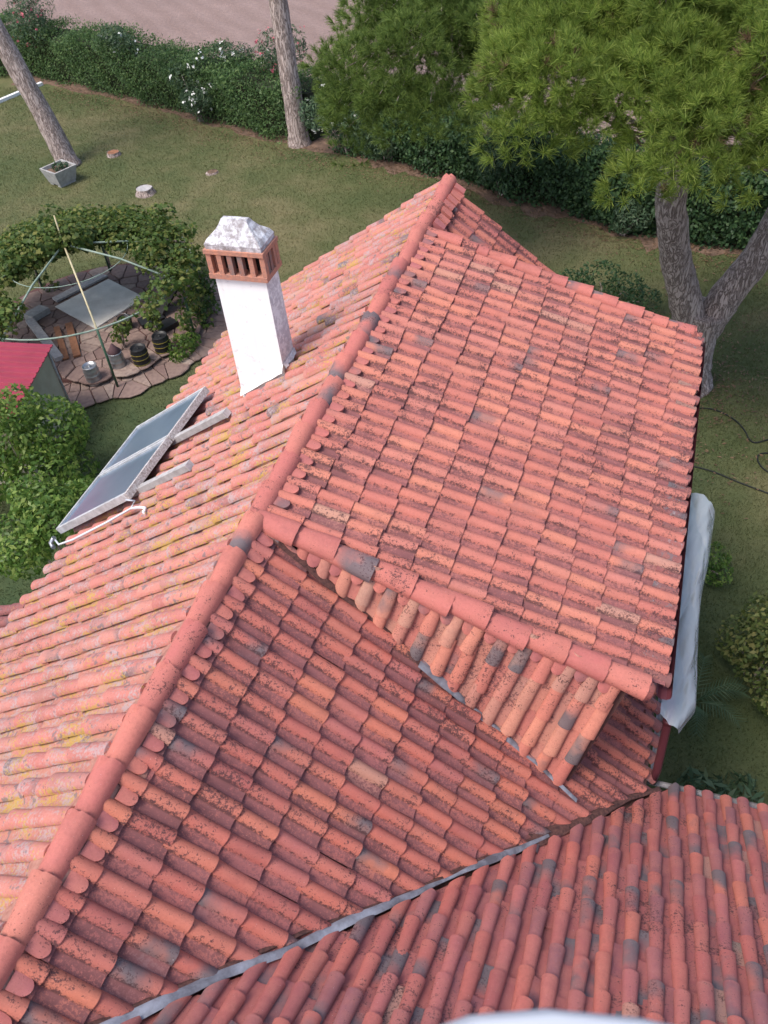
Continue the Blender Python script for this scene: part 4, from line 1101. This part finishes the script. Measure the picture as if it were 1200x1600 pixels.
shrub('plant', 'young leafy plant on the patio behind the last black keg', 'plant', (-10.2, 16.5, .24), [((0, 0, .4), .25, 110), ((0, .1, .65), .2, 90)], L_vine, .1, .7)
shrub('bush', 'fresh green bush beside the last black keg', 'bush', (-9.25, 16.1, 0), [((0, 0, .3), .4, 360), ((.1, .35, .25), .3, 240), ((.05, -.3, .2), .25, 160)], L_cit, .10, .55)
shrub('bush', 'green climbing shrub at the right rim of the patio', 'bush', (-9.6, 18.1, 0), [((0, 0, .5), .45, 380), ((.1, .3, .9), .4, 300), ((.1, -.6, .35), .35, 260)], L_hedge, .11, .6)
# shed
shed = thing('shed', 'shed with red corrugated roof and olive wall beside the patio', 'shed', (-11.8, 11.9, 0))
sc_ = [(-10.95, 13.15), (-10.2, 10.6), (-13.9, 9.6), (-14.6, 12.2)]; zl = [1.98, 1.98, 2.35, 2.35]
g = Geo(); vs = [(x, y, 0) for x, y in sc_]+[(x, y, z) for (x, y), z in zip(sc_, zl)]
g.add(vs, [(0, 4, 5, 1), (1, 5, 6, 2), (2, 6, 7, 3), (3, 7, 4, 0), (4, 7, 6, 5)], None, False); obj('wall', g.mesh('wall', M_shedw), shed)
g = Geo(); A0 = Vector((-10.82, 13.3, 2.01)); A1 = Vector((-10.05, 10.5, 2.01)); B0 = Vector((-14.7, 12.3, 2.44)); B1 = Vector((-13.95, 9.5, 2.44))
prof = []; nr_ = 14
for i in range(nr_):
    for s_, h_ in ((0, 0), (.62, 0), (.70, .03), (.86, .03), (.94, 0)): prof.append(((i+s_)/nr_, h_))
prof.append((1, 0)); m_ = len(prof)
vs = [A0.lerp(A1, t)+Vector((0, 0, h_)) for t, h_ in prof]+[B0.lerp(B1, t)+Vector((0, 0, h_)) for t, h_ in prof]
g.add(vs, [(i, i+1, m_+i+1, m_+i) for i in range(m_-1)], None, False)
lo = [q-Vector((0, 0, .025)) for q in vs]; g.add(vs[:m_]+lo[:m_], [(i, i+1, m_+i+1, m_+i) for i in range(m_-1)], None, False)
obj('roof_sheet', g.mesh('roof_sheet', M_shedr), shed)
g = Geo().tube([Vector((-10.93, 13.18, 0)), Vector((-10.93, 13.18, 2.0))], .03, 4); obj('corner_post', g.mesh('corner_post', M_conc), shed)

# planter, stumps, kerb, hoses
t = thing('planter', 'square concrete planter on the lawn at the foot of the leaning trunk', 'planter', (-19.4, 25.9, 0))
Mx = Matrix.Translation((-19.4, 25.9, 0)) @ Matrix.Rotation(R(-22), 4, 'Z')
g = Geo(); q0, q1 = .36, .50
vs = [Mx @ Vector((sx*q, sy*q, z)) for q, z in ((q0, .08), (q1, .62), (q1-.07, .62), (q1-.09, .50)) for sx, sy in ((-1, -1), (1, -1), (1, 1), (-1, 1))]
g.add(vs, [(i*4+j, i*4+(j+1) % 4, (i+1)*4+(j+1) % 4, (i+1)*4+j) for i in range(3) for j in range(4)], None, False); obj('body', g.mesh('body', M_conc), t)
for sx in (-1, 1): obj('foot', Geo().box(sx*.25-.1, sx*.25+.1, -.34, .34, 0, .08, Mx).mesh('foot', M_conc), t)
obj('soil', Geo().box(-.41, .41, -.41, .41, .3, .5, Mx).mesh('soil', M_soil), t)
shrub('plant', 'small green plant growing in the concrete planter', 'plant', (-19.4, 25.9, .5), [((0, 0, .12), .22, 90), ((.2, .1, .1), .18, 60)], L_olea, .16, .35)
def stump(lab, x, y, r, h, mat, top):
    t = thing('tree_stump', lab, 'stump', (x, y, 0), 'stumps on the lawn'); n = 16; g = Geo()
    pr = [(r*1.25, 0), (r*1.05, h*.5), (r, h)]
    g.lathe(pr, n, (x, y, 0)); g.v = [tuple(Vector(q)+Vector((J(r*.07), J(r*.07), 0))) for q in g.v]; obj('bark', g.mesh('bark', M_bark), t)
    g = Geo().lathe([(r*.98, h-.01), (r*.5, h-.03), (.005, h-.05)], n, (x, y, 0)); obj('cut_face', g.mesh('cut_face', top), t)
stump('larger grey stump on the lawn behind the pergola', -15.55, 25.4, .30, .22, M_bark, M_timber)
stump('smaller brown stump on the lawn right of the planter', -18.7, 28.5, .24, .14, M_bark, M_wood)
stump('nearly flat stump remains in the middle of the lawn', -13.8, 27.4, .20, .05, M_bark, M_soil)
a = Vector((-28.6, 31.0, 0)); b = Vector((-27.0, 35.9, 0)); d = (b-a).normalized()
obj('kerb', Geo().box(-.09, .09, 0, (b-a).length, 0, .14).mesh('kerb', M_white), None, 'white kerb at the far left edge of the lawn', 'kerb', None, None, frame(a, d, (0, 0, 1)))
def hose(lab, pts):
    pts = [Vector(q) for q in pts]
    for _ in range(3): pts = [pts[0]]+[q for a, b in zip(pts[:-1], pts[1:]) for q in (a.lerp(b, .25), a.lerp(b, .75))]+[pts[-1]]
    g = Geo().tube(pts, .018, 6); obj('hose', g.mesh('hose', M_hose), None, lab, 'hose', 'dark hoses on the shaded grass')
hose('dark hose on the shaded grass, near the forked pine foot', [(3.9, 16.2, .02), (4.4, 16.45, .02), (4.9, 16.2, .02), (5.2, 15.8, .03), (5.35, 15.3, .02), (5.6, 15.4, .02), (6.3, 16.0, .02)])
hose('dark hose on the shaded grass, crossing between pine and plastic sheet', [(4.0, 14.3, .02), (4.6, 14.2, .02), (5.1, 13.95, .02), (5.8, 13.7, .02), (7, 13.2, .02)])
hose('dark hose looping at the right edge of the shaded grass', [(6.6, 14.2, .02), (5.75, 14.3, .02), (5.45, 14.75, .02), (5.6, 15.1, .02), (6.6, 14.9, .02)])

# ------------------------------------------------------------------ white coping just under the viewpoint
cop = thing('parapet', 'blurred white rounded coping at the bottom edge, over the wing roof', 'parapet', (3.35, -.95, ZC))
g = Geo(); n = 24; pr = []
out = [(.42*math.copysign(abs(math.cos(t))**.8, math.cos(t)), .20*math.copysign(abs(math.sin(t))**.8, math.sin(t))) for t in [2*math.pi*i/n for i in range(n)]]
lv = [(.93, 0), (1, .02), (1, .05), (.94, .07), (.6, .08)]
vs = [(3.30+x*s, -.85+y*s+.03*x, ZC+3.93+z) for s, z in lv for x, y in out]
g.add(vs, [(i*n+j, i*n+(j+1) % n, (i+1)*n+(j+1) % n, (i+1)*n+j) for i in range(4) for j in range(n)]+[tuple(4*n+j for j in range(n)), tuple(reversed(range(n)))])
obj('coping', g.mesh('coping', M_cope), cop)
for xx in (3.05, 3.55): obj('post', Geo().tube([(xx, -1.0, ZC-.2), (xx, -1.0, ZC+3.94)], .03, 10).mesh('post', M_white), cop)

# ------------------------------------------------------------------ grass
def grass(n, x0, x1, y0, y1, L_=.07, wd=.014):
    P = np.c_[x0+(x1-x0)*rng.random(n), y0+(y1-y0)*rng.random(n), np.zeros(n)]
    hx_ = np.array([q[0] for q in HB]); hy_ = np.array([q[1] for q in HB])
    P = P[P[:, 1] < np.interp(P[:, 0], hx_, hy_)-.6]
    r2 = (P[:, 0]-PC.x)**2+(P[:, 1]-PC.y)**2; P = P[r2 > 3.66**2]
    P = P[~((P[:, 0] > -3.3) & (P[:, 0] < 3.36) & (P[:, 1] < 10))]; n = len(P)
    d = rng.normal(size=(n, 3))*.5; d[:, 2] = 1; d /= np.linalg.norm(d, axis=1)[:, None]
    s = np.cross(d, unit(n)); s /= np.linalg.norm(s, axis=1)[:, None]; l = (L_*(.5+rng.random(n)))[:, None]
    v = np.stack([P-s*wd*.5, P+s*wd*.5, P+d*l], 1).reshape(-1, 3)
    return v
V = np.concatenate([grass(170000, 3.4, 14, 3, 25, .06), grass(320000, -30, 3.4, 5, 36, .055, .02)])
obj('grass', raw_mesh('grass', V, np.arange(len(V)), np.full(len(V)//3, 3), L_grass), None, 'short mown grass blades over the lawn', 'grass', None, 'stuff')

# fallen leaves and needles along the hedge and under the pines
n = 5200; hx_ = np.array([q[0] for q in HB]); hy_ = np.array([q[1] for q in HB])
lx = rng.uniform(-26, 12, n); ly = np.interp(lx, hx_, hy_)-np.abs(rng.normal(size=n))*.9-.05
n2 = 1500; lx2 = 4.0+rng.normal(size=n2)*1.6; ly2 = 17.3+rng.normal(size=n2)*1.8
P = np.c_[np.r_[lx, lx2], np.r_[ly, ly2], np.full(n+n2, .035)]
obj('leaf_litter', leaves(P, np.tile(np.array([[0, 0, 1.]]), (n+n2, 1)), .09, .35, 'leaf_litter', L_dead, .25), None, 'brown fallen leaves and needles along the hedge foot', 'leaf litter', None, 'stuff')
